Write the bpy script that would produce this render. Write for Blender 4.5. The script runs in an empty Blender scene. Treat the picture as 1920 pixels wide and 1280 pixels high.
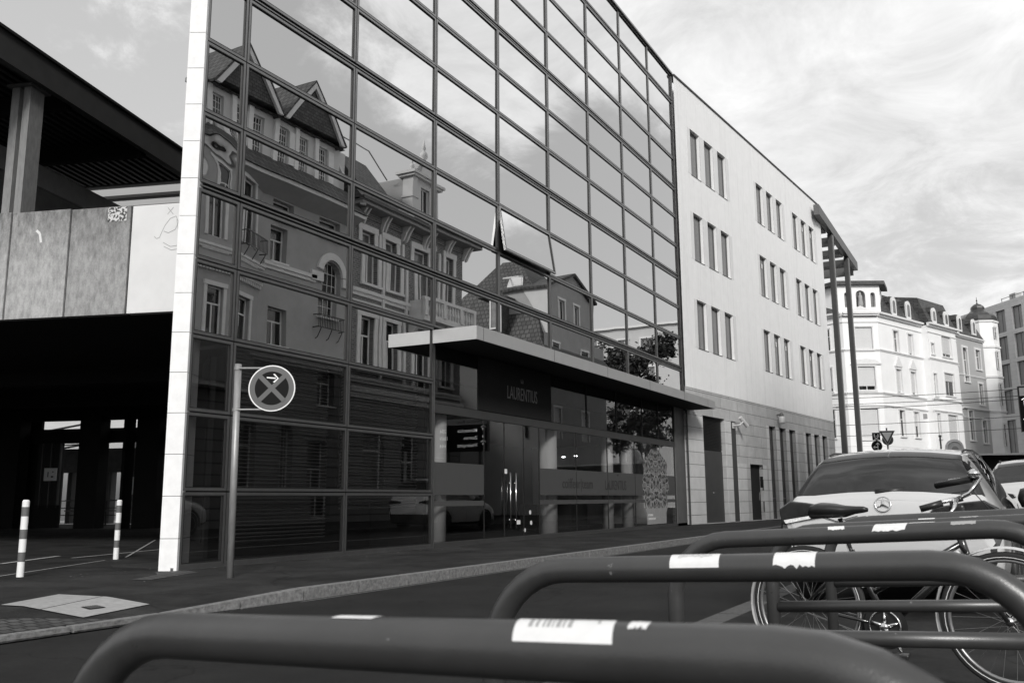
import bpy, math, random
from mathutils import Vector, Matrix
import numpy as np
random.seed(7)
R = math.radians
SC = bpy.context.scene
COL = SC.collection

# ---------------------------------------------------------------- camera
# street axes: X runs along the street away from the camera, Y towards the glass facade, Z up (road = 0)
YAW, PITCH, ROLL = R(28.44), R(9.857), R(-0.3847)
cam = bpy.data.cameras.new('camera'); camo = bpy.data.objects.new('camera', cam); COL.objects.link(camo)
h = Vector((math.cos(YAW), math.sin(YAW), 0)); rt = Vector((math.sin(YAW), -math.cos(YAW), 0)); zz = Vector((0, 0, 1))
fw = h*math.cos(PITCH)+zz*math.sin(PITCH); up = -h*math.sin(PITCH)+zz*math.cos(PITCH)
cr, sr = math.cos(ROLL), math.sin(ROLL)
rr = rt*cr+up*sr; uu = -rt*sr+up*cr
camo.matrix_world = Matrix(((rr.x, uu.x, -fw.x, 0), (rr.y, uu.y, -fw.y, 0), (rr.z, uu.z, -fw.z, 1.10), (0, 0, 0, 1)))
cam.sensor_width = 36; cam.lens = 1703.7/1920*36; cam.clip_start = 0.05; cam.clip_end = 2000
cam.dof.use_dof = True; cam.dof.focus_distance = 14; cam.dof.aperture_fstop = 11
SC.camera = camo

# ---------------------------------------------------------------- world, sun, exposure
SUN_AZ, SUN_EL = R(215), R(31)
w = bpy.data.worlds.new('World'); SC.world = w; w.use_nodes = True
nt = w.node_tree; N, L = nt.nodes, nt.links
for n in list(N): N.remove(n)
out = N.new('ShaderNodeOutputWorld'); bg = N.new('ShaderNodeBackground')
sky = N.new('ShaderNodeTexSky'); sky.sky_type = 'NISHITA'; sky.sun_disc = False
sky.sun_elevation = SUN_EL; sky.sun_rotation = R(90)-SUN_AZ; sky.dust_density = 2.0; sky.air_density = 1.0
bw = N.new('ShaderNodeRGBToBW'); L.new(sky.outputs[0], bw.inputs[0])
tc = N.new('ShaderNodeTexCoord')
def wmath(op, a, b=None, c=None):
    n = N.new('ShaderNodeMath'); n.operation = op
    for i, v in enumerate((a, b, c)):
        if v is None: continue
        if isinstance(v, (int, float)): n.inputs[i].default_value = v
        else: L.new(v, n.inputs[i])
    return n.outputs[0]
# plane projection of the sky direction so that clouds flatten towards the horizon
sep = N.new('ShaderNodeSeparateXYZ'); L.new(tc.outputs['Generated'], sep.inputs[0])
zc = wmath('ADD', wmath('MAXIMUM', sep.outputs[2], 0.0), 0.22)
cx = wmath('DIVIDE', sep.outputs[0], zc); cy = wmath('DIVIDE', sep.outputs[1], zc)
cmb = N.new('ShaderNodeCombineXYZ'); L.new(cx, cmb.inputs[0]); L.new(cy, cmb.inputs[1]); cmb.inputs[2].default_value = 3.7
def wnoise(scale, det, rough, dist=0.0):
    n = N.new('ShaderNodeTexNoise'); n.inputs['Scale'].default_value = scale; n.inputs['Detail'].default_value = det
    n.inputs['Roughness'].default_value = rough; n.inputs['Distortion'].default_value = dist
    L.new(cmb.outputs[0], n.inputs['Vector']); return n.outputs['Fac']
n1 = wnoise(0.9, 9, 0.58, 0.3); n2 = wnoise(4.2, 10, 0.66, 0.5)
def lobe(az, el, width):
    d = (math.cos(R(az))*math.cos(R(el)), math.sin(R(az))*math.cos(R(el)), math.sin(R(el)))
    v = N.new('ShaderNodeVectorMath'); v.operation = 'DOT_PRODUCT'; v.inputs[1].default_value = d
    L.new(tc.outputs['Generated'], v.inputs[0])
    m = N.new('ShaderNodeMapRange'); m.interpolation_type = 'SMOOTHSTEP'
    m.inputs['From Min'].default_value = math.cos(R(width)); m.inputs['From Max'].default_value = 1.0
    L.new(v.outputs['Value'], m.inputs['Value']); return m.outputs[0]
bias = wmath('MULTIPLY', lobe(2, 24, 42), 0.21)                # fair-weather cloud bank ahead on the right
for az_, el_, wd_, k_ in ((-29, 34, 20, .22), (-16, 25, 6, .06), (-22, 22, 6, -.16), (-45, 18, 42, -.22), (52, 30, 36, -.08), (2, 9, 14, -.08)):
    bias = wmath('ADD', bias, wmath('MULTIPLY', lobe(az_, el_, wd_), k_))
cov = wmath('ADD', wmath('ADD', wmath('MULTIPLY', n1, 0.62), wmath('MULTIPLY', n2, 0.38)), bias)
cr_ = N.new('ShaderNodeMapRange'); cr_.interpolation_type = 'SMOOTHSTEP'
cr_.inputs['From Min'].default_value = 0.49; cr_.inputs['From Max'].default_value = 0.62; L.new(cov, cr_.inputs['Value'])
shade = wmath('ADD', wmath('MULTIPLY', wmath('SUBTRACT', n1, .5), 9.0), wmath('ADD', wmath('MULTIPLY', wmath('SUBTRACT', n2, .5), 9.0), 9.3))           # clouds have lighter and darker parts
SKYS = 0.095
mix = N.new('ShaderNodeMix'); mix.data_type = 'FLOAT'
base = wmath('ADD', wmath('MULTIPLY', bw.outputs[0], 0.5), 5.0)
L.new(cr_.outputs[0], mix.inputs[0]); L.new(base, mix.inputs[2]); L.new(shade, mix.inputs[3])
L.new(mix.outputs[0], bg.inputs['Color']); bg.inputs['Strength'].default_value = SKYS
L.new(bg.outputs[0], out.inputs['Surface'])
sl = bpy.data.lights.new('sun', 'SUN'); so = bpy.data.objects.new('sun', sl); COL.objects.link(so)
sl.energy = 2.5; sl.angle = R(12); sl.color = (1.0, 0.985, 0.96)
sd = Vector((math.cos(SUN_AZ)*math.cos(SUN_EL), math.sin(SUN_AZ)*math.cos(SUN_EL), math.sin(SUN_EL)))
so.rotation_euler = sd.to_track_quat('Z', 'Y').to_euler(); so.location = (0, 0, 60)
SC.view_settings.view_transform = 'Standard'; SC.view_settings.look = 'None'; SC.view_settings.gamma = 1
SC.view_settings.exposure = 0.03

# ---------------------------------------------------------------- materials
MATS = {}
def mat(name, v, rough=0.7, metal=0.0, noise=0.0, scale=4.0, bump=0.0, bscale=None, spec=0.5, det=6, stretch=None, coord='Object', coat=0.0, build=None):
    if name in MATS: return MATS[name]
    m = bpy.data.materials.new(name); m.use_nodes = True; t = m.node_tree
    b = t.nodes['Principled BSDF']; b.inputs['Roughness'].default_value = rough; b.inputs['Metallic'].default_value = metal
    b.inputs['Specular IOR Level'].default_value = spec; b.inputs['Coat Weight'].default_value = coat
    b.inputs['Base Color'].default_value = (v, v, v, 1)
    g = t.nodes.new('ShaderNodeNewGeometry'); mp = t.nodes.new('ShaderNodeMapping')
    t.links.new(g.outputs['Position'], mp.inputs['Vector'])
    if stretch: mp.inputs['Scale'].default_value = stretch
    def nz(s, d=det, r=0.6):
        n = t.nodes.new('ShaderNodeTexNoise'); n.inputs['Scale'].default_value = s; n.inputs['Detail'].default_value = d
        n.inputs['Roughness'].default_value = r; t.links.new(mp.outputs[0], n.inputs['Vector']); return n.outputs['Fac']
    if noise:
        r = t.nodes.new('ShaderNodeMapRange'); r.inputs['From Min'].default_value = 0.25; r.inputs['From Max'].default_value = 0.75
        r.inputs['To Min'].default_value = v*(1-noise); r.inputs['To Max'].default_value = v*(1+noise)
        t.links.new(nz(scale), r.inputs['Value']); t.links.new(r.outputs[0], b.inputs['Base Color'])
    if bump:
        bp = t.nodes.new('ShaderNodeBump'); bp.inputs['Distance'].default_value = bump; bp.inputs['Strength'].default_value = 1.0
        t.links.new(nz(bscale or scale*3), bp.inputs['Height']); t.links.new(bp.outputs[0], b.inputs['Normal'])
    if build: build(t, b, mp, nz)
    MATS[name] = m; return m

def brickish(w_, h_, mortar, dark, light, mval, rot=0, offset=0.5, axis='XZ', var=0.25):
    """blocks/courses: pattern on the surface, in world metres; axis tells which plane"""
    def f(t, b, mp, nz):
        s = t.nodes.new('ShaderNodeSeparateXYZ'); t.links.new(mp.outputs[0], s.inputs[0])
        c = t.nodes.new('ShaderNodeCombineXYZ')
        a = {'X': 0, 'Y': 1, 'Z': 2}
        t.links.new(s.outputs[a[axis[0]]], c.inputs[0]); t.links.new(s.outputs[a[axis[1]]], c.inputs[1])
        k = t.nodes.new('ShaderNodeTexBrick'); k.offset = offset
        k.inputs['Scale'].default_value = 1; k.inputs['Brick Width'].default_value = w_; k.inputs['Row Height'].default_value = h_
        k.inputs['Mortar Size'].default_value = mortar; k.inputs['Mortar Smooth'].default_value = 0.1; k.inputs['Bias'].default_value = 0
        for i, v in (('Color1', dark), ('Color2', light), ('Mortar', mval)): k.inputs[i].default_value = (v, v, v, 1)
        t.links.new(c.outputs[0], k.inputs['Vector'])
        mx = t.nodes.new('ShaderNodeMix'); mx.data_type = 'RGBA'; mx.blend_type = 'MULTIPLY'; mx.inputs[0].default_value = 1
        r = t.nodes.new('ShaderNodeMapRange'); r.inputs['From Min'].default_value = .25; r.inputs['From Max'].default_value = .75
        r.inputs['To Min'].default_value = 1-var; r.inputs['To Max'].default_value = 1+var*.6; t.links.new(nz(1.7, 8, .7), r.inputs['Value'])
        t.links.new(k.outputs['Color'], mx.inputs[6]); t.links.new(r.outputs[0], mx.inputs[7]); t.links.new(mx.outputs[2], b.inputs['Base Color'])
        bp = t.nodes.new('ShaderNodeBump'); bp.inputs['Distance'].default_value = 0.01; bp.invert = True
        t.links.new(k.outputs['Fac'], bp.inputs['Height']); t.links.new(bp.outputs[0], b.inputs['Normal'])
    return f

def glass_wave(amp, sc):
    def f(t, b, mp, nz):
        bp = t.nodes.new('ShaderNodeBump'); bp.inputs['Distance'].default_value = amp
        t.links.new(nz(sc, 1, .4), bp.inputs['Height']); t.links.new(bp.outputs[0], b.inputs['Normal'])
    return f
M = {}
def chips(t, b, mp, nz):
    a = t.nodes.new('ShaderNodeMapRange'); a.inputs['From Min'].default_value = .665; a.inputs['From Max'].default_value = .71
    a.inputs['To Min'].default_value = 0; a.inputs['To Max'].default_value = 1; t.links.new(nz(28, 10, .75), a.inputs['Value'])
    m_ = t.nodes.new('ShaderNodeMix'); m_.data_type = 'FLOAT'; m_.inputs[3].default_value = .28
    v = t.nodes.new('ShaderNodeMapRange'); v.inputs['To Min'].default_value = .024; v.inputs['To Max'].default_value = .052; t.links.new(nz(9, 8, .7), v.inputs['Value'])
    t.links.new(a.outputs[0], m_.inputs[0]); t.links.new(v.outputs[0], m_.inputs[2]); t.links.new(m_.outputs[0], b.inputs['Base Color'])
    r = t.nodes.new('ShaderNodeMapRange'); r.inputs['From Min'].default_value = .3; r.inputs['From Max'].default_value = .7; r.inputs['To Min'].default_value = .26; r.inputs['To Max'].default_value = .42
    t.links.new(nz(14, 8, .7), r.inputs['Value']); t.links.new(r.outputs[0], b.inputs['Roughness'])
    bp = t.nodes.new('ShaderNodeBump'); bp.inputs['Distance'].default_value = .0003; t.links.new(nz(420, 3, .6), bp.inputs['Height']); t.links.new(bp.outputs[0], b.inputs['Normal'])
M['mirror'] = mat('reflective_glazing', 0.74, 0.0, 1.0, build=glass_wave(0.0026, 0.5))
M['mirror_wavy'] = mat('warped_reflective_glazing', 0.74, 0.0, 1.0, build=glass_wave(0.014, 1.2))
def clear_glass(name, tint, boost):
    m = bpy.data.materials.new(name); m.use_nodes = True; t = m.node_tree
    for n in list(t.nodes): t.nodes.remove(n)
    o = t.nodes.new('ShaderNodeOutputMaterial'); tr = t.nodes.new('ShaderNodeBsdfTransparent'); tr.inputs[0].default_value = (tint, tint, tint, 1)
    g = t.nodes.new('ShaderNodeBsdfGlossy'); g.inputs['Roughness'].default_value = 0.0; g.inputs['Color'].default_value = (.95, .95, .95, 1)
    # two-sided pane: Schlick reflectance of both surfaces, the same from inside and outside
    ge = t.nodes.new('ShaderNodeNewGeometry'); dt = t.nodes.new('ShaderNodeVectorMath'); dt.operation = 'DOT_PRODUCT'
    t.links.new(ge.outputs['Incoming'], dt.inputs[0]); t.links.new(ge.outputs['Normal'], dt.inputs[1])
    def mm(op, a, c):
        n = t.nodes.new('ShaderNodeMath'); n.operation = op; n.use_clamp = op != 'POWER'
        for i, v in enumerate((a, c)):
            if v is None: continue
            if isinstance(v, (int, float)): n.inputs[i].default_value = v
            else: t.links.new(v, n.inputs[i])
        return n.outputs[0]
    ab = mm('ABSOLUTE', dt.outputs['Value'], None); f5 = mm('POWER', mm('SUBTRACT', 1.0, ab), 5.0)
    mu = t.nodes.new('ShaderNodeMath'); mu.operation = 'MULTIPLY'; mu.use_clamp = True; mu.inputs[1].default_value = boost
    t.links.new(mm('MULTIPLY_ADD', f5, .96), mu.inputs[0]); mu.inputs[0].links[0].from_node.inputs[2].default_value = .04 
    mx = t.nodes.new('ShaderNodeMixShader')
    t.links.new(mu.outputs[0], mx.inputs[0]); t.links.new(tr.outputs[0], mx.inputs[1]); t.links.new(g.outputs[0], mx.inputs[2])
    t.links.new(mx.outputs[0], o.inputs['Surface']); return m
M['clear'] = clear_glass('clear_glazing', 0.72, 2.0); M['clear_dark'] = clear_glass('tinted_clear_glazing', 0.45, 3.2)
M['frost'] = mat('frosted_film', 0.12, 0.35, 0, noise=.1, scale=3)
M['metal'] = mat('facade_frame_metal', 0.30, 0.35, 0.9, noise=.1, scale=6)
M['gasket'] = mat('black_gasket', 0.008, 0.6)
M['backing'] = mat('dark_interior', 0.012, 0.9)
M['slat'] = mat('blind_slats', 0.30, 0.6)
M['stone_white'] = mat('white_stone_cladding', 0.82, 0.6, noise=.05, scale=9, build=brickish(40, .614, .006, .84, .8, .2, axis='XZ', var=.05))
def streaks(v, lo):
    def f(t, b, mp, nz):
        g = t.nodes.new('ShaderNodeNewGeometry'); m2 = t.nodes.new('ShaderNodeMapping'); m2.inputs['Scale'].default_value = (6, 6, .22); t.links.new(g.outputs['Position'], m2.inputs[0])
        n = t.nodes.new('ShaderNodeTexNoise'); n.inputs['Scale'].default_value = 1.0; n.inputs['Detail'].default_value = 9; n.inputs['Roughness'].default_value = .7; t.links.new(m2.outputs[0], n.inputs['Vector'])
        r1 = t.nodes.new('ShaderNodeMapRange'); r1.inputs['From Min'].default_value = .5; r1.inputs['From Max'].default_value = .75; r1.inputs['To Min'].default_value = 1; r1.inputs['To Max'].default_value = lo; t.links.new(n.outputs['Fac'], r1.inputs['Value'])
        r2 = t.nodes.new('ShaderNodeMapRange'); r2.inputs['From Min'].default_value = .3; r2.inputs['From Max'].default_value = .7; r2.inputs['To Min'].default_value = v*.95; r2.inputs['To Max'].default_value = v*1.03; t.links.new(nz(2.2, 9, .7), r2.inputs['Value'])
        k = t.nodes.new('ShaderNodeMath'); k.operation = 'MULTIPLY'; t.links.new(r1.outputs[0], k.inputs[0]); t.links.new(r2.outputs[0], k.inputs[1]); t.links.new(k.outputs[0], b.inputs['Base Color'])
        bp = t.nodes.new('ShaderNodeBump'); bp.inputs['Distance'].default_value = .003; t.links.new(nz(45, 4, .7), bp.inputs['Height']); t.links.new(bp.outputs[0], b.inputs['Normal'])
    return f
M['render'] = mat('white_render', 0.86, 0.8, build=streaks(.87, .88))
M['reveal'] = mat('window_reveal_stone', 0.78, 0.8, noise=.06, scale=3)
M['belt'] = mat('grey_stone_courses', 0.40, 0.75, build=brickish(1.9, .475, .008, .45, .52, .14, axis='XZ', var=.22))
M['pier'] = mat('pale_stone_pier', .6, .75, build=brickish(40, .475, .008, .64, .60, .16, axis='XZ', var=.16))
M['concrete'] = mat('weathered_concrete', 0.36, 0.85)
def weather(dk, lt, zt):
    def f(t, b, mp, nz):
        g = t.nodes.new('ShaderNodeNewGeometry'); m2 = t.nodes.new('ShaderNodeMapping'); m2.inputs['Scale'].default_value = (6.0, 6.0, 2.6)
        t.links.new(g.outputs['Position'], m2.inputs[0]); n = t.nodes.new('ShaderNodeTexNoise'); n.inputs['Scale'].default_value = 1.6
        n.inputs['Detail'].default_value = 10; n.inputs['Roughness'].default_value = .68; t.links.new(m2.outputs[0], n.inputs['Vector'])
        s = t.nodes.new('ShaderNodeSeparateXYZ'); t.links.new(g.outputs['Position'], s.inputs[0])
        # rain stains run down from the top edge and thin out
        r = t.nodes.new('ShaderNodeMapRange'); r.inputs['From Min'].default_value = zt-1.5; r.inputs['From Max'].default_value = zt
        r.inputs['To Min'].default_value = 0.0; r.inputs['To Max'].default_value = .28; t.links.new(s.outputs[2], r.inputs['Value'])
        a = t.nodes.new('ShaderNodeMath'); a.operation = 'ADD'; t.links.new(n.outputs['Fac'], a.inputs[0]); t.links.new(r.outputs[0], a.inputs[1])
        q = t.nodes.new('ShaderNodeMapRange'); q.inputs['From Min'].default_value = .40; q.inputs['From Max'].default_value = .92
        q.inputs['To Min'].default_value = lt; q.inputs['To Max'].default_value = dk; t.links.new(a.outputs[0], q.inputs['Value'])
        fine = t.nodes.new('ShaderNodeMapRange'); fine.inputs['To Min'].default_value = .45; fine.inputs['To Max'].default_value = 1.5; t.links.new(nz(38, 8, .8), fine.inputs['Value'])
        mu = t.nodes.new('ShaderNodeMath'); mu.operation = 'MULTIPLY'; t.links.new(q.outputs[0], mu.inputs[0]); t.links.new(fine.outputs[0], mu.inputs[1])
        t.links.new(mu.outputs[0], b.inputs['Base Color'])
    return f
M['panel'] = mat('stained_concrete_panel', .3, .9, build=weather(.11, .46, 7.0))
M['panel_dirty'] = mat('heavily_stained_concrete_panel', .3, .9, build=weather(.08, .38, 7.1))
M['panel_white'] = mat('white_painted_panel', .74, .7, noise=.06, scale=2)
M['dark_steel'] = mat('dark_painted_steel', .045, .5, noise=.15, scale=3)
M['grey_steel'] = mat('grey_painted_steel', .11, .5, noise=.15, scale=3)
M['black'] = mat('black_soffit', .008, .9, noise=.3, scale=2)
def patchy(v1, v2, crack=0):
    def f(t, b, mp, nz):
        r = t.nodes.new('ShaderNodeMapRange'); r.inputs['From Min'].default_value = .38; r.inputs['From Max'].default_value = .66
        r.inputs['To Min'].default_value = v1; r.inputs['To Max'].default_value = v2; t.links.new(nz(.9, 10, .72), r.inputs['Value'])
        r2 = t.nodes.new('ShaderNodeMapRange'); r2.inputs['From Min'].default_value = .3; r2.inputs['From Max'].default_value = .7; r2.inputs['To Min'].default_value = .55; r2.inputs['To Max'].default_value = 1.5; t.links.new(nz(30, 12, .85), r2.inputs['Value'])
        m_ = t.nodes.new('ShaderNodeMath'); m_.operation = 'MULTIPLY'; t.links.new(r.outputs[0], m_.inputs[0]); t.links.new(r2.outputs[0], m_.inputs[1])
        if crack:
            vo = t.nodes.new('ShaderNodeTexVoronoi'); vo.feature = 'DISTANCE_TO_EDGE'; vo.inputs['Scale'].default_value = .33
            ad = t.nodes.new('ShaderNodeVectorMath'); ad.operation = 'MULTIPLY_ADD'; nn_ = t.nodes.new('ShaderNodeTexNoise'); nn_.inputs['Scale'].default_value = 1.3; nn_.inputs['Detail'].default_value = 8
            t.links.new(mp.outputs[0], nn_.inputs['Vector']); t.links.new(nn_.outputs['Color'], ad.inputs[0]); ad.inputs[1].default_value = (1.2, 1.2, 0); t.links.new(mp.outputs[0], ad.inputs[2]); t.links.new(ad.outputs[0], vo.inputs['Vector'])
            q = t.nodes.new('ShaderNodeMapRange'); q.inputs['From Min'].default_value = .001; q.inputs['From Max'].default_value = .006; q.inputs['To Min'].default_value = crack; q.inputs['To Max'].default_value = 1; t.links.new(vo.outputs['Distance'], q.inputs['Value'])
            m2 = t.nodes.new('ShaderNodeMath'); m2.operation = 'MULTIPLY'; t.links.new(m_.outputs[0], m2.inputs[0]); t.links.new(q.outputs[0], m2.inputs[1]); m_ = m2
        t.links.new(m_.outputs[0], b.inputs['Base Color'])
        bp = t.nodes.new('ShaderNodeBump'); bp.inputs['Distance'].default_value = .004; t.links.new(nz(140, 4, .7), bp.inputs['Height']); t.links.new(bp.outputs[0], b.inputs['Normal'])
    return f
M['asphalt'] = mat('road_asphalt', .02, .85, spec=.2, build=patchy(.012, .022, .5))
M['pave'] = mat('pavement_asphalt', .03, .88, spec=.2, build=patchy(.012, .040, .5))
M['cobble'] = mat('small_paving_stones', .06, .8, build=brickish(.12, .12, .012, .035, .085, .012, axis='XY', var=.4))
M['gutter'] = mat('pale_gutter_line', .14, .8, noise=.5, scale=6)
M['kerb_near'] = mat('worn_kerb', .07, .85, noise=.4, scale=30)
M['kerb'] = mat('kerb_stone', .17, .8, noise=.55, scale=22, bump=.006, bscale=70)
M['plate'] = mat('pale_cover_plate', .34, .7, noise=.2, scale=14, bump=.001)
M['paint_white'] = mat('white_road_paint', .42, .7, noise=.35, scale=20)
M['rack'] = mat('dark_powder_coated_steel', .04, .33, spec=.75, build=chips)
M['sticker'] = mat('white_paper_sticker', .75, .6, noise=.06, scale=60)
M['ink'] = mat('dark_ink', .03, .6)
M['inkgrey'] = mat('faded_ink', .35, .6)
M['alu'] = mat('dull_aluminium', .32, .35, .8)
M['chrome'] = mat('bright_metal', .75, .18, 1.0)
M['galv'] = mat('galvanised_pole', .30, .45, .35, noise=.2, scale=18, stretch=(1, 1, .3))
M['sign_white'] = mat('sign_white', .8, .4); M['sign_grey'] = mat('sign_red_as_grey', .10, .4); M['sign_dark'] = mat('sign_blue_as_dark', .008, .6, spec=.12)
M['glass_dark'] = mat('dark_window_glass', .015, .04, 0, spec=.9)
M['glass_mid'] = mat('curtained_window_glass', .16, .08, 0, spec=.8, noise=.4, scale=2.2)
M['shutter'] = mat('roller_shutter', .70, .6, build=brickish(9, .06, .008, .72, .70, .5, axis='XZ', var=.05))
M['trim'] = mat('pale_trim', .72, .7, noise=.08, scale=5)
M['altbau'] = mat('pale_stucco', .86, .8, noise=.05, scale=.8)
M['greyhouse'] = mat('grey_stucco', .42, .8, noise=.06, scale=.9)
M['slate'] = mat('slate_roof', .07, .6, build=brickish(.3, .16, .012, .05, .10, .02, axis='XZ', var=.35))
M['tile'] = mat('clay_tile_roof', .075, .7, build=brickish(.3, .3, .03, .05, .095, .018, axis='YZ', var=.3))
M['tilex'] = mat('clay_tile_roof_front', .075, .7, build=brickish(.3, .3, .03, .05, .095, .018, axis='XZ', var=.3))
M['shingle'] = mat('dark_shingle', .05, .7, build=brickish(.22, .14, .015, .035, .075, .015, axis='XZ', var=.3))
M['brick'] = mat('facing_brick', .15, .8, build=brickish(.26, .10, .014, .10, .17, .30, axis='XZ', var=.2))
M['brickside'] = mat('facing_brick_side', .15, .8, build=brickish(.26, .10, .014, .10, .17, .30, axis='YZ', var=.2))
M['stucco'] = mat('grey_green_stucco', .33, .85, noise=.1, scale=1.5)
M['stucco_rust'] = mat('rusticated_stucco', .20, .85, build=brickish(60, .42, .03, .21, .19, .06, axis='XZ', var=.15))
M['stucco_light'] = mat('light_stucco_trim', .62, .8, noise=.1, scale=3)
M['pale'] = mat('pale_plaster', .55, .85, noise=.06, scale=1)
M['modern'] = mat('light_stone_frame', .66, .7, build=brickish(1.3, .5, .008, .66, .70, .45, axis='XZ', var=.06))
M['modern_win'] = mat('grey_screened_window', .26, .4, noise=.12, scale=1)
M['copper'] = mat('ribbed_dome_metal', .06, .35, .3, noise=.3, scale=2)
M['leaf'] = mat('leaf', .035, .6, noise=.4, scale=.8); M['bark'] = mat('bark', .06, .9, noise=.3, scale=8)
M['carpaint'] = mat('silver_car_paint', .60, .30, .25, coat=1.0)
M['carpaint_dark'] = mat('grey_car_paint', .45, .30, .5, coat=1.0)
M['carwhite'] = mat('white_car_paint', .80, .3, 0, coat=1.0)
M['carglass'] = mat('car_glass', .006, .02, 0, spec=1.0)
M['plastic'] = mat('black_plastic', .018, .35, 0)
M['tyre'] = mat('tyre_rubber', .02, .75); M['rim'] = mat('wheel_rim', .45, .3, .9)
M['lamp_red'] = mat('tail_lamp_red', .022, .06, 0, coat=1.0, noise=.5, scale=14); M['lamp_clear'] = mat('tail_lamp_clear', .8, .12, 0, noise=.4, scale=60)
M['bike'] = mat('black_bicycle_paint', .015, .25, 0, coat=.6); M['leather'] = mat('black_saddle', .015, .35)
M['white_plastic'] = mat('white_plastic', .55, .35)
M['corr'] = mat('corrugated_dark_wall', .13, .6, build=brickish(.12, 30, .03, .14, .16, .05, axis='XZ', var=.1, offset=0))
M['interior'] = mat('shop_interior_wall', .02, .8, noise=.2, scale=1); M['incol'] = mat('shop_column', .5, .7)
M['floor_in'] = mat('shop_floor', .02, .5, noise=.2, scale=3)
M['canopy'] = mat('canopy_sheet_metal', .44, .42, .3, noise=.06, scale=2)
def emit(name, v, s):
    m = bpy.data.materials.new(name); m.use_nodes = True; b = m.node_tree.nodes['Principled BSDF']
    b.inputs['Emission Color'].default_value = (v, v, v, 1); b.inputs['Emission Strength'].default_value = s; b.inputs['Base Color'].default_value = (v, v, v, 1); return m
M['led'] = emit('sign_led', 1, .9); M['spot'] = emit('ceiling_spot', 1, 12.0); M['lit_letters'] = emit('backlit_letters', .14, .02)

# ---------------------------------------------------------------- mesh helpers
class Fr:
    """local frame: u along, w outwards, z up"""
    def __init__(s, O, az=0.0, out=1):
        s.O = Vector((O[0], O[1], O[2] if len(O) > 2 else 0)); a = R(az)
        s.U = Vector((math.cos(a), math.sin(a), 0)); s.W = Vector((-math.sin(a), math.cos(a), 0))*out
    def __call__(s, u, w_, z): return s.O+s.U*u+s.W*w_+Vector((0, 0, z))
WF = Fr((0, 0, 0))
class MB:
    def __init__(s, fr=WF): s.v = []; s.f = []; s.fr = fr
    def pt(s, p): s.v.append(tuple(s.fr(*p))); return len(s.v)-1
    def raw(s, p): s.v.append(tuple(p)); return len(s.v)-1
    def poly(s, pts): s.f.append([s.pt(p) for p in pts]); return s
    def box(s, u0, u1, w0, w1, z0, z1):
        i = [s.pt((u, w_, z)) for z in (z0, z1) for w_ in (w0, w1) for u in (u0, u1)]
        for q in ((0, 1, 3, 2), (4, 6, 7, 5), (0, 4, 5, 1), (2, 3, 7, 6), (0, 2, 6, 4), (1, 5, 7, 3)): s.f.append([i[k] for k in q])
        return s
    def prism(s, pl, a0, a1, plane='uz'):
        """polygon extruded: plane uz -> along w ; wz -> along u ; uw -> along z"""
        def P(p, a): return {'uz': (p[0], a, p[1]), 'wz': (a, p[0], p[1]), 'uw': (p[0], p[1], a)}[plane]
        A = [s.pt(P(p, a0)) for p in pl]; B = [s.pt(P(p, a1)) for p in pl]; n = len(pl)
        s.f.append(A[::-1]); s.f.append(B)
        for k in range(n): s.f.append([A[k], A[(k+1) % n], B[(k+1) % n], B[k]])
        return s
    def tube(s, pts, r, n=10, closed=False, cap=True):
        P = [Vector(s.fr(*p)) for p in pts]; m = len(P); rs = r if isinstance(r, (list, tuple)) else [r]*m
        rings = []; ref = None
        for k in range(m):
            if closed: d = P[(k+1) % m]-P[k-1]
            else: d = P[min(k+1, m-1)]-P[max(k-1, 0)]
            d.normalize()
            if ref is None: ref = Vector((0, 0, 1)) if abs(d.z) < .9 else Vector((1, 0, 0))
            a = ref-d*ref.dot(d)
            if a.length < 1e-4: a = d.orthogonal()
            a.normalize(); ref = a; b = d.cross(a)
            rings.append([s.raw(P[k]+(a*math.cos(2*math.pi*j/n)+b*math.sin(2*math.pi*j/n))*rs[k]) for j in range(n)])
        for k in range(m if closed else m-1):
            A, B = rings[k], rings[(k+1) % m]
            for j in range(n): s.f.append([A[j], A[(j+1) % n], B[(j+1) % n], B[j]])
        if cap and not closed: s.f.append(rings[0][::-1]); s.f.append(rings[-1])
        return s
    def lathe(s, c, prof, n=20, axis=(0, 0, 1)):
        ax = Vector(axis).normalized(); a = ax.orthogonal().normalized(); b = ax.cross(a); c = Vector(s.fr(*c)); rings = []
        for (r, t) in prof: rings.append([s.raw(c+ax*t+(a*math.cos(2*math.pi*j/n)+b*math.sin(2*math.pi*j/n))*max(r, 1e-4)) for j in range(n)])
        for A, B in zip(rings, rings[1:]):
            for j in range(n): s.f.append([A[j], A[(j+1) % n], B[(j+1) % n], B[j]])
        s.f.append(rings[0][::-1]); s.f.append(rings[-1]); return s
    def disc(s, c, nrm, r, n=28, r0=0.0, th=0.002):
        nrm = Vector(nrm).normalized(); a = nrm.cross(Vector((0, 0, 1))).normalized(); b = a.cross(nrm); c = Vector(c)
        A = [s.raw(c+nrm*th+(a*math.cos(2*math.pi*j/n)+b*math.sin(2*math.pi*j/n))*r) for j in range(n)]
        if r0 == 0: s.f.append(A[::-1]); B = [s.raw(Vector(s.v[i])-nrm*th) for i in A]
        else:
            B = [s.raw(c+nrm*th+(a*math.cos(2*math.pi*j/n)+b*math.sin(2*math.pi*j/n))*r0) for j in range(n)]
        for j in range(n): s.f.append([A[j], A[(j+1) % n], B[(j+1) % n], B[j]])
        return s
def wloc(o):
    p = Vector((0, 0, 0))
    while o: p += o.location; o = o.parent
    return p
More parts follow.
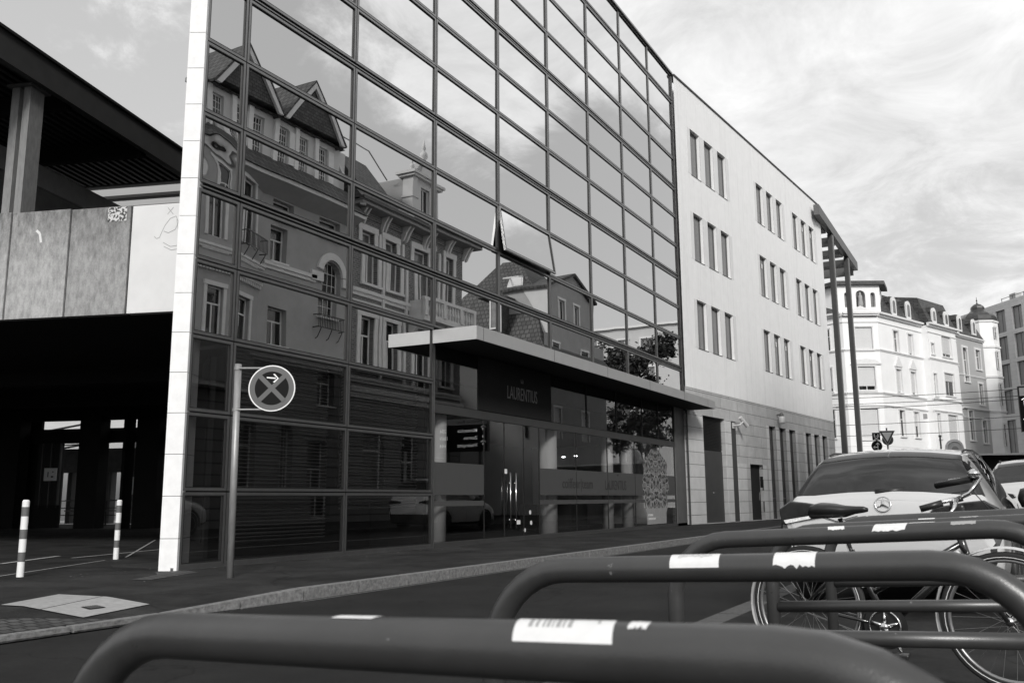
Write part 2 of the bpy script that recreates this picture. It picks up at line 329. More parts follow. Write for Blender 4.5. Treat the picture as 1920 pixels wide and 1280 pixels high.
def obj(name, mb, m, parent=None, label=None, cat=None, group=None, kind=None, smooth=False, loc=None, bevel=0):
    me = bpy.data.meshes.new(name)
    off = Vector(loc) if loc is not None else wloc(parent)
    me.from_pydata([tuple(Vector(v)-off) for v in mb.v], [], mb.f); me.update()
    me.materials.append(M[m] if isinstance(m, str) else m)
    if smooth:
        for p in me.polygons: p.use_smooth = True
    o = bpy.data.objects.new(name, me); COL.objects.link(o)
    if parent: o.parent = parent
    if loc is not None: o.location = Vector(loc)-wloc(parent)
    if bevel:
        b = o.modifiers.new('bevel', 'BEVEL'); b.width = bevel; b.segments = 2; b.limit_method = 'ANGLE'; b.angle_limit = R(40)
    return tag(o, label, cat, group, kind)
def tag(o, label=None, cat=None, group=None, kind=None):
    for k, v in (('label', label), ('category', cat), ('group', group), ('kind', kind)):
        if v: o[k] = v
    return o
def thing(name, loc, label, cat, group=None):
    o = bpy.data.objects.new(name, None); COL.objects.link(o); o.location = loc; o.empty_display_size = .3
    return tag(o, label, cat, group)
def text_mesh(txt, size, P0, right, upv, depth=.004, font_shear=0, align='LEFT', xs=1.0, bold=0.0):
    """writing as a thin mesh: P0 = left end of the base line, right/up = world vectors"""
    c = bpy.data.curves.new('txt', 'FONT'); c.body = txt; c.size = size; c.extrude = depth; c.align_x = align; c.shear = font_shear; c.offset = bold
    c.resolution_u = 3
    o = bpy.data.objects.new('txt', c); COL.objects.link(o)
    dg = bpy.context.evaluated_depsgraph_get(); me = o.evaluated_get(dg).to_mesh()
    r_ = Vector(right).normalized(); u_ = Vector(upv).normalized(); n_ = r_.cross(u_)
    mb = MB(); P0 = Vector(P0)
    for v in me.vertices: mb.v.append(tuple(P0+r_*v.co.x*xs+u_*v.co.y+n_*v.co.z))
    for p in me.polygons: mb.f.append(list(p.vertices))
    o.evaluated_get(dg).to_mesh_clear(); bpy.data.objects.remove(o); bpy.data.curves.remove(c)
    return mb
def join(*mbs):
    r = MB()
    for m_ in mbs:
        k = len(r.v); r.v += m_.v; r.f += [[i+k for i in f] for f in m_.f]
    return r
def wall(fr, u0, u1, z0, z1, holes, depth=.25, w0=0.0):
    """wall face with rectangular (or arched) openings and their reveals; holes = (u0,u1,z0,z1[,'arch'])"""
    mb = MB(fr); us = sorted({u0, u1} | {h_[0] for h_ in holes} | {h_[1] for h_ in holes}); zs = sorted({z0, z1} | {h_[2] for h_ in holes} | {h_[3] for h_ in holes})
    us = [u for u in us if u0 <= u <= u1]; zs = [z for z in zs if z0 <= z <= z1]
    for a, b in zip(us, us[1:]):
        for c, d in zip(zs, zs[1:]):
            if any(h_[0]-1e-6 <= a and b <= h_[1]+1e-6 and h_[2]-1e-6 <= c and d <= h_[3]+1e-6 for h_ in holes): continue
            mb.poly([(a, w0, c), (b, w0, c), (b, w0, d), (a, w0, d)])
    for h_ in holes:
        a, b, c, d = h_[:4]
        if len(h_) > 4 and h_[4] == 'arch':
            r = (b-a)/2; m_ = (a+b)/2; zc_ = d-r; n = 10
            arc = [(m_-r*math.cos(math.pi*k/n), zc_+r*math.sin(math.pi*k/n)) for k in range(n+1)]
            mb.poly([(a, w0, d)]+[(p[0], w0, p[1]) for p in arc[:n//2+1]]); mb.poly([(b, w0, d)]+[(p[0], w0, p[1]) for p in arc[n//2:]][::-1])
            for p, q in zip(arc, arc[1:]): mb.poly([(p[0], w0, p[1]), (q[0], w0, q[1]), (q[0], w0-depth, q[1]), (p[0], w0-depth, p[1])])
            d2 = zc_
        else:
            d2 = d; mb.poly([(a, w0, d), (b, w0, d), (b, w0-depth, d), (a, w0-depth, d)])
        for u in (a, b): mb.poly([(u, w0, c), (u, w0, d2), (u, w0-depth, d2), (u, w0-depth, c)])
        mb.poly([(a, w0, c), (b, w0, c), (b, w0-depth, c), (a, w0-depth, c)])
    return mb
def window(fr, h_, parent, depth=.22, fm='trim', pm='glass_dark', style='cross', bar=.05, sill=None, surround=None, sw=.12, shutter=None, w0=0.0, sm=None, name='window'):
    """one window as a part of its house: frame > pane (> shutter, surround, sill)"""
    a, b, c, d = h_[:4]; mb = MB(fr); wi, wo = w0-depth, w0-depth+.05; m_ = (a+b)/2
    mb.box(a, a+bar, wi, wo, c, d); mb.box(b-bar, b, wi, wo, c, d); mb.box(a+bar, b-bar, wi, wo, c, c+bar); mb.box(a+bar, b-bar, wi, wo, d-bar, d)
    ht = c+(d-c)*.64
    if style in ('cross', 'mid', 'tall'): mb.box(m_-bar*.5, m_+bar*.5, wi, wo-.005, c+bar, (d-bar) if style != 'cross' else ht)
    if style in ('cross', 'top'): mb.box(a+bar, b-bar, wi, wo-.003, ht, ht+bar)
    if style == 'grid':
        for k in range(1, 5): z = c+(d-c)*k/5; mb.box(a+bar, b-bar, wi, wo-.004, z, z+.025)
        for k in range(1, 4): u = a+(b-a)*k/4; mb.box(u-.012, u+.012, wi, wo-.006, c+bar, d-bar)
    o = obj(name, mb, fm, parent)
    obj('pane', MB(fr).poly([(a, wi+.015, c), (b, wi+.015, c), (b, wi+.015, d), (a, wi+.015, d)]), pm, o)
    if surround:
        s = MB(fr); q = w0+surround; s.box(a-sw, a, w0, q, c, d); s.box(b, b+sw, w0, q, c, d); s.box(a-sw-.03, b+sw+.03, w0, q+.02, d, d+sw*1.15)
        if sill: s.box(a-sw-.03, b+sw+.03, w0, q+.06, c-.12, c)
        obj('surround', s, sm or 'trim', o)
    elif sill: obj('sill', MB(fr).box(a-.05, b+.05, w0-.02, w0+sill, c-.07, c), sm or 'trim', o)
    if shutter:
        zb = d-(d-c)*shutter; obj('shutter', MB(fr).box(a+.02, b-.02, wo, wo+.03, zb, d), 'shutter', o)
    return o
def band(fr, u0, u1, z0, z1, w1, w0=0.0): return MB(fr).box(u0, u1, w0-.02, w1, z0, z1)

# ================================================================ ground
def struct(name, mb, m, kind='structure'): return obj(name, mb, m, kind=kind)
struct('ground', MB().box(-400, 900, -500, 500, -1.0, -.03), 'asphalt')
struct('road', MB().poly([(-60, 2.32, 0), (220, 2.32, 0), (220, 7.10, 0), (-60, 7.10, 0)]), 'asphalt')
struct('near_pavement', MB().box(-60, 220, -4.0, 2.12, -.02, .12), 'pave')
# the far pavement runs in front of the facade and opens into the forecourt on the left
# (the kerb drops to the driveway on the left, so the pavement ramps down there)
pv = MB()
pv.poly([(8.2, 7.27, .12), (220, 7.27, .12), (220, 40, .12), (8.2, 40, .12)])
pv.poly([(-60, 8.4, .12), (8.2, 8.4, .12), (8.2, 40, .12), (-60, 40, .12)])
pv.poly([(-60, 7.41, .03), (6.6, 7.41, .03), (6.6, 8.4, .12), (-60, 8.4, .12)])
pv.poly([(6.6, 7.41, .03), (8.2, 7.27, .12), (8.2, 8.4, .12), (6.6, 8.4, .12)])
struct('pavement', pv, 'pave')
kb = MB(); rk = random.Random(3)
def kerbstone(x0, x1, y0a, y0b, ht0, ht1, w_=.15):
    g = .022
    p = [(x0+g, y0a), (x1-g, y0b), (x1-g, y0b+w_), (x0+g, y0a+w_)]
    b_ = [kb.pt((u, v, -.02)) for u, v in p]; t_ = [kb.pt((u, v, z)) for (u, v), z in zip(p, (ht0, ht1, ht1, ht0))]
    kb.f += [t_, [b_[0], b_[1], t_[1], t_[0]], [b_[2], b_[3], t_[3], t_[2]], [b_[1], b_[2], t_[2], t_[1]], [b_[3], b_[0], t_[0], t_[3]]]
x = 8.2
while x < 120: kerbstone(x, x+1.0, 7.13, 7.13, .128, .128); x += 1.0
ys = [(-10, 7.30, .036), (2.4, 7.30, .036), (3.4, 7.30, .036), (4.4, 7.30, .036), (5.4, 7.30, .036), (6.4, 7.29, .040), (7.3, 7.20, .085), (8.2, 7.13, .128)]
for (a, ya, za), (b, yb, zb_) in zip(ys, ys[1:]): kerbstone(a, b, ya, yb, za, zb_, .12 if a < 7 else .14)
struct('kerb', kb, 'kerb')
kb = MB(); x = -20
while x < 90: kerbstone(x, x+1.0, 2.12, 2.12, .124, .124, .20); x += 1
struct('near_kerb', kb, 'kerb_near')
gut = MB()
for a, b in zip(range(8, 60), range(9, 61)):
    gut.poly([(a, 6.99, .004), (b, 6.99, .004), (b, 7.025, .004), (a, 7.025, .004)])
for (a, ya, za), (b, yb, zb_) in zip(ys[1:], ys[2:]): gut.poly([(a, ya-.035, .004), (b, yb-.035, .004), (b, yb-.01, .004), (a, ya-.01, .004)])
struct('gutter_line', gut, 'gutter')
cob = MB().poly([(8.25, 9.75, .1245), (9.45, 10.15, .1245), (9.62, 10.6, .1245), (9.2, 10.75, .1245), (8.9, 10.35, .1245), (8.2, 10.0, .1245)])
struct('paving_stone_strip', cob, 'cobble')
cob2 = MB(); rz = lambda y: .034+(min(y, 8.4)-7.41)*.0909
cob2.poly([(u, v, rz(v)) for u, v in ((2.6, 7.44), (5.9, 7.44), (5.3, 7.95), (4.2, 8.25), (2.6, 8.3))])
struct('paving_stone_patch', cob2, 'cobble')
mk = MB()
for p, q, wd in (((9.40, 14.62), (11.21, 15.69), .10), ((10.9, 14.90), (13.6, 15.75), .07), ((8.3, 15.1), (10.3, 16.3), .10), ((7.6, 12.05), (10.7, 13.75), .035), ((11.4, 14.1), (16.9, 19.8), .04)):
    a, b = Vector((*p, 0)), Vector((*q, 0)); d = (b-a).normalized(); n_ = Vector((-d.y, d.x, 0))*wd/2
    mk.poly([tuple(v+Vector((0, 0, .1245))) for v in (a-n_, b-n_, b+n_, a+n_)])
struct('driveway_marking', mk, 'paint_white')
rl = random.Random(12); lt = MB()
for _ in range(26):
    a_, x_, y_, s_ = rl.uniform(0, 6.28), rl.uniform(8.6, 16), 10.66-abs(rl.gauss(0, .25)), rl.uniform(.008, .022)
    if rl.random() < .4: x_, y_ = rl.uniform(7.6, 9.6), rl.uniform(9.6, 11.4)
    lt.f.append([lt.raw((x_+s_*math.cos(a_+q)*(1.6 if k_ % 2 else .8), y_+s_*math.sin(a_+q), .1262+.002*(k_ % 2))) for k_, q in enumerate((0, 1.6, 3.1, 4.7))])
obj('litter', lt, 'plate', label='small scraps of litter scattered along the foot of the glass facade', cat='litter', kind='stuff', loc=(10, 10.5, .12))
# pale two-part utility cover in the pavement
cv = thing('utility_cover', (6.0, 8.3, .12), 'pale two-part utility cover set in the dark pavement by the kerb', 'cover')
A, B_, C_, D_ = Vector((5.64, 8.71, .126)), Vector((6.55, 9.12, .126)), Vector((6.65, 7.82, .074)), Vector((5.74, 7.62, .056))
def lerp(a, b, t): return a+(b-a)*t
for t0, t1 in ((0, .485), (.5, 1)):
    m_ = MB(); rows = []
    for q_ in range(13):
        t = t0+(t1-t0)*q_/12; row = []
        for v in (lerp(A, D_, t), lerp(B_, C_, t)): row.append(m_.raw((v.x, v.y, .130 if v.y >= 8.4 else .040+(v.y-7.41)*.0909)))
        rows.append(row)
    for a_, b_ in zip(rows, rows[1:]): m_.f.append([a_[0], a_[1], b_[1], b_[0]])
    obj('cover_plate', m_, 'plate', cv)
g = MB()
for i in range(6): g.f.append([g.raw((6.03+i*.026+dx, y_, .034+(y_-7.41)*.0909+.016)) for dx, y_ in ((0, 7.90), (.018, 7.90), (.018, 8.03), (0, 8.03))])
gq = MB(); gq.poly([(x_, y_, .034+(y_-7.41)*.0909+.012) for x_, y_ in ((6.01, 7.89), (6.19, 7.89), (6.20, 8.04), (6.02, 8.04))]); gp = obj('grate', gq, 'black', cv); obj('grate_bars', g, 'grey_steel', gp)

# ================================================================ glass office building
F = 10.7
KZ = [18.02, 16.90, 15.66, 14.44, 13.22, 12.03, 10.84, 9.62, 8.38, 7.18, 5.99, 4.79, 3.61, 2.43, 1.25, .15]
US = [9.56, 10.44, 13.33, 16.21, 19.10, 21.99, 24.88, 27.77, 30.65, 33.45]
THICK = {1, 4, 7, 10}
FG = Fr((0, F, 0), 0, -1)                                  # w points out to the street
gb = thing('glass_office_building', (21.5, 12, .12), 'office building with a mirror glass grid facade and a shop under its canopy', 'building')
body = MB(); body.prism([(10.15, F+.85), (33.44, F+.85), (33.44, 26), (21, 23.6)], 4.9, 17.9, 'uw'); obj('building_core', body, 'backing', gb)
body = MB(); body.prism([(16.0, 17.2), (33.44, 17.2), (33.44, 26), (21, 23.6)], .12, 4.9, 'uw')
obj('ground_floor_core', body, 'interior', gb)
obj('backing_wall', MB(FG).box(US[0]-.05, US[-1], -.30, -.12, 3.70, 18.0), 'backing', gb)
obj('roof_edge', MB(FG).box(US[0]-.05, US[-1]+.02, -.5, .07, 18.03, 18.10), 'metal', gb)
obj('inner_side_wall', MB().box(16.05, 16.15, F+.12, 17.2, .12, 4.9), 'interior', gb)
def pane(k, j, clear=False, wavy=False, tilt=0.0, seen=True):
    zt, zb = KZ[k], KZ[k+1]; a, b = US[j], US[j+1]
    zt -= .075 if k in THICK else .011; zb += .035 if (k+1) in THICK else .011
    a += .011; b -= .011; fwid = .044
    rr_ = random.Random(k*31+j); ta, tb = rr_.uniform(-.0034, .0034), rr_.uniform(-.0022, .0022)
    g = MB(FG); g.poly([(a+fwid, -.03-ta-tb, zb+fwid), (b-fwid, -.03+ta-tb, zb+fwid), (b-fwid, -.03+ta+tb, zt-fwid), (a+fwid, -.03-ta+tb, zt-fwid)])
    f = MB(FG)
    for (u0, u1, z0, z1) in ((a, a+fwid, zb, zt), (b-fwid, b, zb, zt), (a+fwid, b-fwid, zb, zb+fwid), (a+fwid, b-fwid, zt-fwid, zt)): f.box(u0, u1, -.06, .0, z0, z1)
    q = MB(FG); e = .014; a2, b2, z0, z1 = a+fwid, b-fwid, zb+fwid, zt-fwid
    for (u0, u1, y0, y1) in ((a2, a2+e, z0, z1), (b2-e, b2, z0, z1), (a2+e, b2-e, z0, z0+e), (a2+e, b2-e, z1-e, z1)): q.box(u0, u1, -.035, -.002, y0, y1)
    if tilt:
        for m_ in (g, f, q):
            for i, v in enumerate(m_.v):
                y = F-v[1]; dz = v[2]-zt; c_, s_ = math.cos(tilt), math.sin(tilt)
                m_.v[i] = (v[0], F-(y*c_-dz*s_)-.02, zt+dz*c_+y*s_)
    return g, f, q, ('clear_dark' if clear else ('mirror_wavy' if wavy else 'mirror'))
hid = MB(); hidf = MB(); hidq = MB()
for k in range(15):
    for j in range(9):
        low = k >= 11
        if low and j >= 3: continue
        # is it inside the picture? (top rows left of the crop are merged)
        cut = [6, 6, 6, 5, 4, 4, 4, 3, 2][min(j, 8)]
        x_, z_ = (US[j]+US[j+1])/2, KZ[k+1]
        out_ = (z_-1.1)/(x_*.879+F*.476)-.14 > .41
        if out_:
            g_, f_, q_, mm_ = pane(k, j); hid = join(hid, g_); hidf = join(hidf, f_); hidq = join(hidq, q_); continue
        tl = .15 if (k == 8 and j == 4) else 0
        g_, f_, q_, mm_ = pane(k, j, clear=k >= 12, wavy=(k == 9 and j == 0), tilt=tl)
        o = obj('glass_pane', g_, mm_, gb)
        if tl: o['label'] = 'pane swung open at its foot'
        if k == 9 and j == 0: o['label'] = 'warped pane with wavy reflections'
        obj('pane_frame', f_, 'metal', o); obj('gasket', q_, 'gasket', o)
        if tl:
            obj('opening', MB(FG).box(US[j]+.05, US[j+1]-.05, -.11, -.10, KZ[k+1]+.05, KZ[k]-.05), 'backing', gb)
obj('glass_pane', hid, 'mirror', gb, kind='stuff'); obj('pane_frame', hidf, 'metal', gb, kind='stuff'); obj('gasket', hidq, 'gasket', gb, kind='stuff')
obj('joint_backing', MB(FG).box(US[0], US[-1], -.09, -.075, 4.79, 18.0), 'gasket', gb)
for k in sorted(THICK): obj('floor_rail', MB(FG).box(US[0]-.04, US[-1], -.07, -.012, KZ[k]-.03, KZ[k]-.008), 'metal', gb)
obj('corner_joint', join(MB(FG).box(33.455, 33.52, -.4, .01, 4.7, 18.02)), 'metal', gb)
for j in (0, 1, 2, 3):
    u = US[j]; obj('mullion_joint', MB(FG).box(u-.014, u+.014, -.075, -.055, .12, 4.79), 'gasket', gb)
for k in (12, 13, 14): obj('rail_joint', MB(FG).box(US[0], US[3], -.074, -.056, KZ[k]-.014, KZ[k]+.014), 'gasket', gb)
obj('base_rail', MB(FG).box(US[0]-.1, US[3], -.10, .0, .10, .163), 'metal', gb)
# venetian blinds behind the clear panes
for j, (u0, u1, zb) in enumerate(((10.62, 13.1, .45), (13.5, 16.0, .95))):
    s = MB(FG); z = zb
    while z < 3.6: s.prism([(-.30, z), (-.262, z+.028), (-.258, z+.024), (-.296, z-.004)], u0, u1, 'wz'); z += .062
    obj('venetian_blind', s, 'slat', gb); obj('added_blind_backing', MB(FG).box(u0, u1, -.34, -.31, 1.30, 3.6), 'backing', gb)  # dark sheet added behind the upper slats so reflections stand out
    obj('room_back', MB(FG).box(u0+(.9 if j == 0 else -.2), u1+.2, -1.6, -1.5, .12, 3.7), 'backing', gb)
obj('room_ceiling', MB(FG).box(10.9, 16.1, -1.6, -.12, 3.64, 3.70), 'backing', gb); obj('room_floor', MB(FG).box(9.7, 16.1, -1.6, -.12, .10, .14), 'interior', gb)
obj('room_column', MB().lathe((10.15, 11.35, .12), [(.13, 0), (.13, 3.5)], 16), 'interior', gb, smooth=True)
obj('leaning_rod', MB().tube([(9.72, 10.95, 1.30), (10.02, 11.1, 1.95)], .008, 6), 'white_plastic', gb); obj('leaning_rod', MB().tube([(9.98, 11.0, .22), (9.86, 10.95, 1.15)], .008, 6), 'white_plastic', gb)
# stone-clad end wall whose edge faces the camera
ew = Fr((9.5, 10.66, 0), 118.44, 1); st = MB(ew); rs = random.Random(4)
zc = .13; sp = obj('stone_end_wall', MB(ew).box(.012, .245, -.50, -.006, .12, 18.1), 'backing', gb)
z = .12; i = 0
hs = [.46]+[.607]*29
for hh in hs:
    z1 = min(z+hh-.008, 18.12)
    if z >= 18.1: break
    o = obj('stone_slab', MB(ew).box(0, .262, -.49, -.002+rs.uniform(-.001, .001), z, z1), M['slab'] if 'slab' in M else mat('white_stone_slab', .82, .55, noise=.07, scale=7), sp); z += hh
# shopfront
sf = gb
obj('shop_head_rail', MB(FG).box(16.24, 33.4, -.16, -.02, 2.95, 3.14), 'dark_steel', sf)
obj('shop_sill', MB(FG).box(16.24, 33.4, -.16, -.01, .11, .215), 'dark_steel', sf)
obj('shop_corner_post', MB(FG).box(16.215, 16.27, -.12, .0, .12, 4.43), 'metal', sf)
obj('shop_end_wall', MB(FG).box(32.3, 33.42, -.2, -.01, .12, 4.44), 'grey_steel', sf)
obj('name_board', MB(FG).box(18.2, 22.0, -.10, -.03, 3.16, 4.42), 'black', sf)
up = [16.3, 18.2, 22.05, 24.4, 26.7, 29.0, 30.6, 32.28]
for a, b in zip(up, up[1:]):
    if a == 18.2: continue
    o = obj('upper_shop_pane', MB(FG).poly([(a+.02, -.06, 3.16), (b-.02, -.06, 3.16), (b-.02, -.06, 4.42), (a+.02, -.06, 4.42)]), 'clear', sf)
    obj('pane_joint', MB(FG).box(b-.02, b+.02, -.09, -.04, 3.15, 4.42), 'gasket', o)
lp = [16.3, 18.45, 19.42, 20.42, 21.3, 23.6, 25.9, 28.2, 30.3, 32.28]
for a, b in zip(lp, lp[1:]):
    o = obj('shop_pane', MB(FG).poly([(a+.012, -.055, .22), (b-.012, -.055, .22), (b-.012, -.055, 2.94), (a+.012, -.055, 2.94)]), 'clear', sf)
    obj('pane_joint', MB(FG).box(b-.012, b+.012, -.075, -.045, .22, 2.94), 'gasket', o)
fm_ = mat('frosted_band', .065, .55, noise=.06, scale=4); M['frosted'] = fm_
for a, b in ((16.32, 18.43), (21.32, 32.2)):
    obj('frosted_band', join(MB(FG).box(a, b, -.052, -.049, 1.21, 1.90), MB(FG).box(a, b, -.052, -.049, .97, 1.08)), 'frosted', sf)
for u, s_ in ((19.52, -1), (19.80, 1)):
    hd = MB().tube([(u, F-.06, .42), (u, F-.06, 1.74)], .014, 10); 
    for z in (.62, 1.5): hd.tube([(u, F+.05, z), (u, F-.06, z)], .009, 8)
    obj('door_handle', hd, 'chrome', sf, smooth=True)
for (u, z, r) in ((20.75, .78, .055), (20.8, .52, .055), (20.45, .35, .05)):
    obj('round_sticker', MB().disc((u, F+.05, z), (0, -1, 0), r), 'sticker', sf)
obj('lock_plate', MB(FG).box(19.42, 19.54, -.045, -.04, 1.72, 1.83), 'sticker', sf); obj('paper_notice', MB(FG).box(20.02, 20.20, -.045, -.04, .5, .6), 'sticker', sf)
# writing: shop name over the door and on the frosted band
def fac_text(txt, size, u, z, w_=.0, m='ink', xs=1.0, depth=.004, bold=0, name='lettering'):
    return obj(name, text_mesh(txt, size, FG(u, w_, z), (1, 0, 0), (0, 0, 1), depth, xs=xs, bold=bold), m, sf)
fac_text('LAURENTIUS', .46, 19.52, 3.56, -.02, 'lit_letters', .62)
sm_ = join(*[MB(FG).prism([(20.32+k*.045-.014, 4.0), (20.32+k*.045+.014, 4.0), (20.32+k*.07-.0, 4.12-abs(k)*.02)], -.022, -.016) for k in (-1, 0, 1)]); obj('crest', sm_, 'lit_letters', sf)
M['sandblast'] = mat('dark_band_lettering', .02, .6)
fac_text('coiffeur|team', .40, 22.66, 1.40, -.046, 'sandblast', .98, .001); fac_text('LAURENTIUS', .42, 25.66, 1.37, -.046, 'sandblast', .72, .001)
sm_ = join(*[MB(FG).prism([(26.7+k*.045-.014, 1.80), (26.7+k*.045+.014, 1.80), (26.7+k*.07, 1.88-abs(k)*.02)], -.047, -.044) for k in (-1, 0, 1)]); obj('crest', sm_, 'sandblast', sf)
# ornamental cut-out poster stuck inside the right hand pane
def orn(t, b, mp, nz):
    s = t.nodes.new('ShaderNodeSeparateXYZ'); t.links.new(mp.outputs[0], s.inputs[0])
    def mth(op, a, c=None):
        n = t.nodes.new('ShaderNodeMath'); n.operation = op
        for i, v in enumerate((a, c)):
            if v is None: continue
            if isinstance(v, (int, float)): n.inputs[i].default_value = v
            else: t.links.new(v, n.inputs[i])
        return n.outputs[0]
    ax = mth('ABSOLUTE', mth('SUBTRACT', s.outputs[0], 30.18))
    c = t.nodes.new('ShaderNodeCombineXYZ'); t.links.new(ax, c.inputs[0]); t.links.new(s.outputs[2], c.inputs[1])
    v1 = t.nodes.new('ShaderNodeTexVoronoi'); v1.feature = 'DISTANCE_TO_EDGE'; v1.inputs['Scale'].default_value = 3.6; t.links.new(c.outputs[0], v1.inputs['Vector'])
    w1 = t.nodes.new('ShaderNodeTexWave'); w1.wave_type = 'RINGS'; w1.inputs['Scale'].default_value = 1.7; w1.inputs['Distortion'].default_value = 9; w1.inputs['Detail'].default_value = 3; w1.inputs['Detail Scale'].default_value = 2.2; t.links.new(c.outputs[0], w1.inputs['Vector'])
    e_ = mth('LESS_THAN', v1.outputs['Distance'], .05); f_ = mth('MULTIPLY', w1.outputs['Fac'], .6)
    k = mth('MAXIMUM', e_, f_); pl_ = mth('LESS_THAN', s.outputs[2], .78); k = mth('MAXIMUM', k, mth('MULTIPLY', pl_, .9))
    r = t.nodes.new('ShaderNodeMapRange'); r.inputs['To Min'].default_value = .015; r.inputs['To Max'].default_value = .30; t.links.new(k, r.inputs['Value']); t.links.new(r.outputs[0], b.inputs['Base Color'])
M['ornament'] = mat('ornament_print', .1, .6, build=orn)
half = [(0, 2.80), (.42, 2.76), (.60, 2.62), (.80, 2.52), (1.0, 2.46), (1.16, 2.36), (1.22, 2.2), (1.14, 2.06), (1.18, 1.9), (1.30, 1.72), (1.34, 1.52), (1.26, 1.34), (1.10, 1.24), (1.10, 1.05), (1.14, .90), (1.06, .70), (.98, .62), (.96, .25)]
pl_ = [(30.18+u, z) for u, z in half]+[(30.18-u, z) for u, z in half[::-1][:-1]]
po = obj('ornament_poster', MB(FG).prism(pl_, -.047, -.043), 'ornament', sf)
obj('poster_text', join(*[text_mesh(s_, .10, FG(29.3, -.041, z), (1, 0, 0), (0, 0, 1), .001) for s_, z in (('INTERIEUR', .52), ('COIFFEURTEAM', .40))]), 'sticker', po)
# inside the shop
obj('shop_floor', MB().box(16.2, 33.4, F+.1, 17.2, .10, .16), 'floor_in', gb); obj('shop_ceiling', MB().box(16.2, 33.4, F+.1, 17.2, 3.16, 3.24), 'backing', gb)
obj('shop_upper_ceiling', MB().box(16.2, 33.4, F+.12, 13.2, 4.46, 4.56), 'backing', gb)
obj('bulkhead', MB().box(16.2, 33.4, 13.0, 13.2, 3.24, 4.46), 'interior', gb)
for x_, y_, r_ in ((16.95, 11.12, .24), (22.55, 11.12, .25), (26.7, 11.1, .19), (28.4, 11.1, .2)):
    obj('shop_column', MB().lathe((x_, y_, .12), [(r_, 0), (r_, 3.05)], 24), 'incol', gb, smooth=True)
for x_, y_, z_ in ((26.7, 12.6, 2.42), (28.3, 12.9, 2.52)):
    obj('ceiling_spot', MB().lathe((x_, y_, z_), [(.0, 0), (.05, .005), (.055, .03)], 12), 'spot', gb)
for x_ in (24.8, 27.2): obj('styling_table', MB().box(x_, x_+1.3, 12.6, 13.2, .12, .95), 'interior', gb)
# canopy
cn = gb
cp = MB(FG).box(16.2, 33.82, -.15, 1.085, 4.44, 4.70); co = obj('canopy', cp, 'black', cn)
obj('canopy_front', MB(FG).box(16.18, 33.84, 1.085, 1.105, 4.425, 4.715), 'canopy', co); obj('canopy_end', MB(FG).box(16.16, 16.18, -.02, 1.105, 4.425, 4.715), 'canopy', co); obj('canopy_end', MB(FG).box(33.84, 33.86, .0, 1.105, 4.425, 4.715), 'canopy', co)
obj('canopy_top', MB(FG).box(16.18, 33.84, .0, 1.08, 4.702, 4.71), 'canopy', co)
obj('canopy_seam', join(*[MB(FG).box(u-.006, u+.006, 1.10, 1.107, 4.43, 4.712) for u in (16.45, 19.9, 23.3, 26.7, 30.1, 32.9)]), 'gasket', co)

# ================================================================ white office building
V0 = (32.73+.78, 10.70, 0); FWB = Fr((32.725, 10.7, 0), -5.763, -1)
wb = thing('white_office_building', (43, 14, .12), 'white rendered office building with narrow slit windows and grey stone base', 'building')
GU = [2.25, 3.75, 5.25, 10.2, 11.7, 13.2, 15.9, 17.4, 18.9]; FL = [(6.99, 8.97), (10.62, 12.61), (14.24, 16.24)]
holes = [(u, u+1.0, a, b) for u in GU for a, b in FL]
obj('wall', wall(FWB, .78, 21.42, 5.32, 18.0, holes, .19), 'render', wb)
sh = [(2.35, 4.68, .14, 4.33), (5.38, 5.98, .14, 4.30), (7.49, 9.12, .14, 2.56)]+[(u, u+1.0, .14, 4.40) for u in GU[3:]]
obj('stone_base', wall(FWB, .74, 21.44, .12, 5.315, sh, .20, w0=-.012), 'belt', wb)
obj('roof_coping', MB(FWB).box(.76, 21.5, -.3, .05, 18.0, 18.06), 'dark_steel', wb)
obj('building_core', MB(FWB).box(.8, 21.4, -13, -.5, .12, 17.95), 'render', wb)
obj('side_wall', MB(FWB).box(21.38, 21.42, -13, -.03, .12, 18.0), 'render', wb)
rw = random.Random(11)
M['slit_glass'] = mat('blinded_window', .15, .15, 0, noise=.12, scale=1.2, stretch=(8, 8, .6), spec=.7)
for h_ in holes:
    a, b, c, d = h_
    mb = MB(FWB); dp = -.18
    mb.box(a, a+.06, dp, dp+.05, c, d); mb.box(b-.06, b, dp, dp+.05, c, d); mb.box(a+.06, b-.06, dp, dp+.05, c, c+.06); mb.box(a+.06, b-.06, dp, dp+.05, d-.06, d)
    o = obj('window', mb, 'grey_steel', wb)
    obj('pane', MB(FWB).poly([(a, dp+.02, c), (b, dp+.02, c), (b, dp+.02, d), (a, dp+.02, d)]), 'slit_glass', o)
    jm = join(MB(FWB).box(a-.02, b+.02, -.04, .015, c-.03, c-.005)); obj('sill', jm, 'grey_steel', o)
    if rw.random() < .12: obj('paper_note', MB(FWB).box(b-.42, b-.28, dp+.055, dp+.06, d-.55, d-.32), 'sticker', o)
spr = mat('smooth_pale_render', .74, .75, noise=.05, scale=2.5)
for gu in (2.25, 10.2, 15.9):
    for a, b in FL:
        for u0, u1 in ((gu-.34, gu), (gu+1.0, gu+1.5), (gu+2.5, gu+3.0), (gu+4.0, gu+4.34)):
            obj('smooth_pier', MB(FWB).box(u0, u1, -.01, .006, a, b), spr, wb)
for gu in (10.2, 15.9):
    for u0, u1 in ((gu-.3, gu), (gu+1.0, gu+1.5), (gu+2.5, gu+3.0), (gu+4.0, gu+4.3)): obj('slit_pier', MB(FWB).box(u0, u1-.0, -.17, .004, .14, 4.40), M['pier'], wb)
for u0, u1 in ((.8, 2.34), (4.70, 5.36), (6.0, 7.0), (9.13, 9.6)): obj('smooth_pier', MB(FWB).box(u0, u1, -.17, .003, .14, 4.3 if u1 < 7 else 2.55), M['pier'], wb)
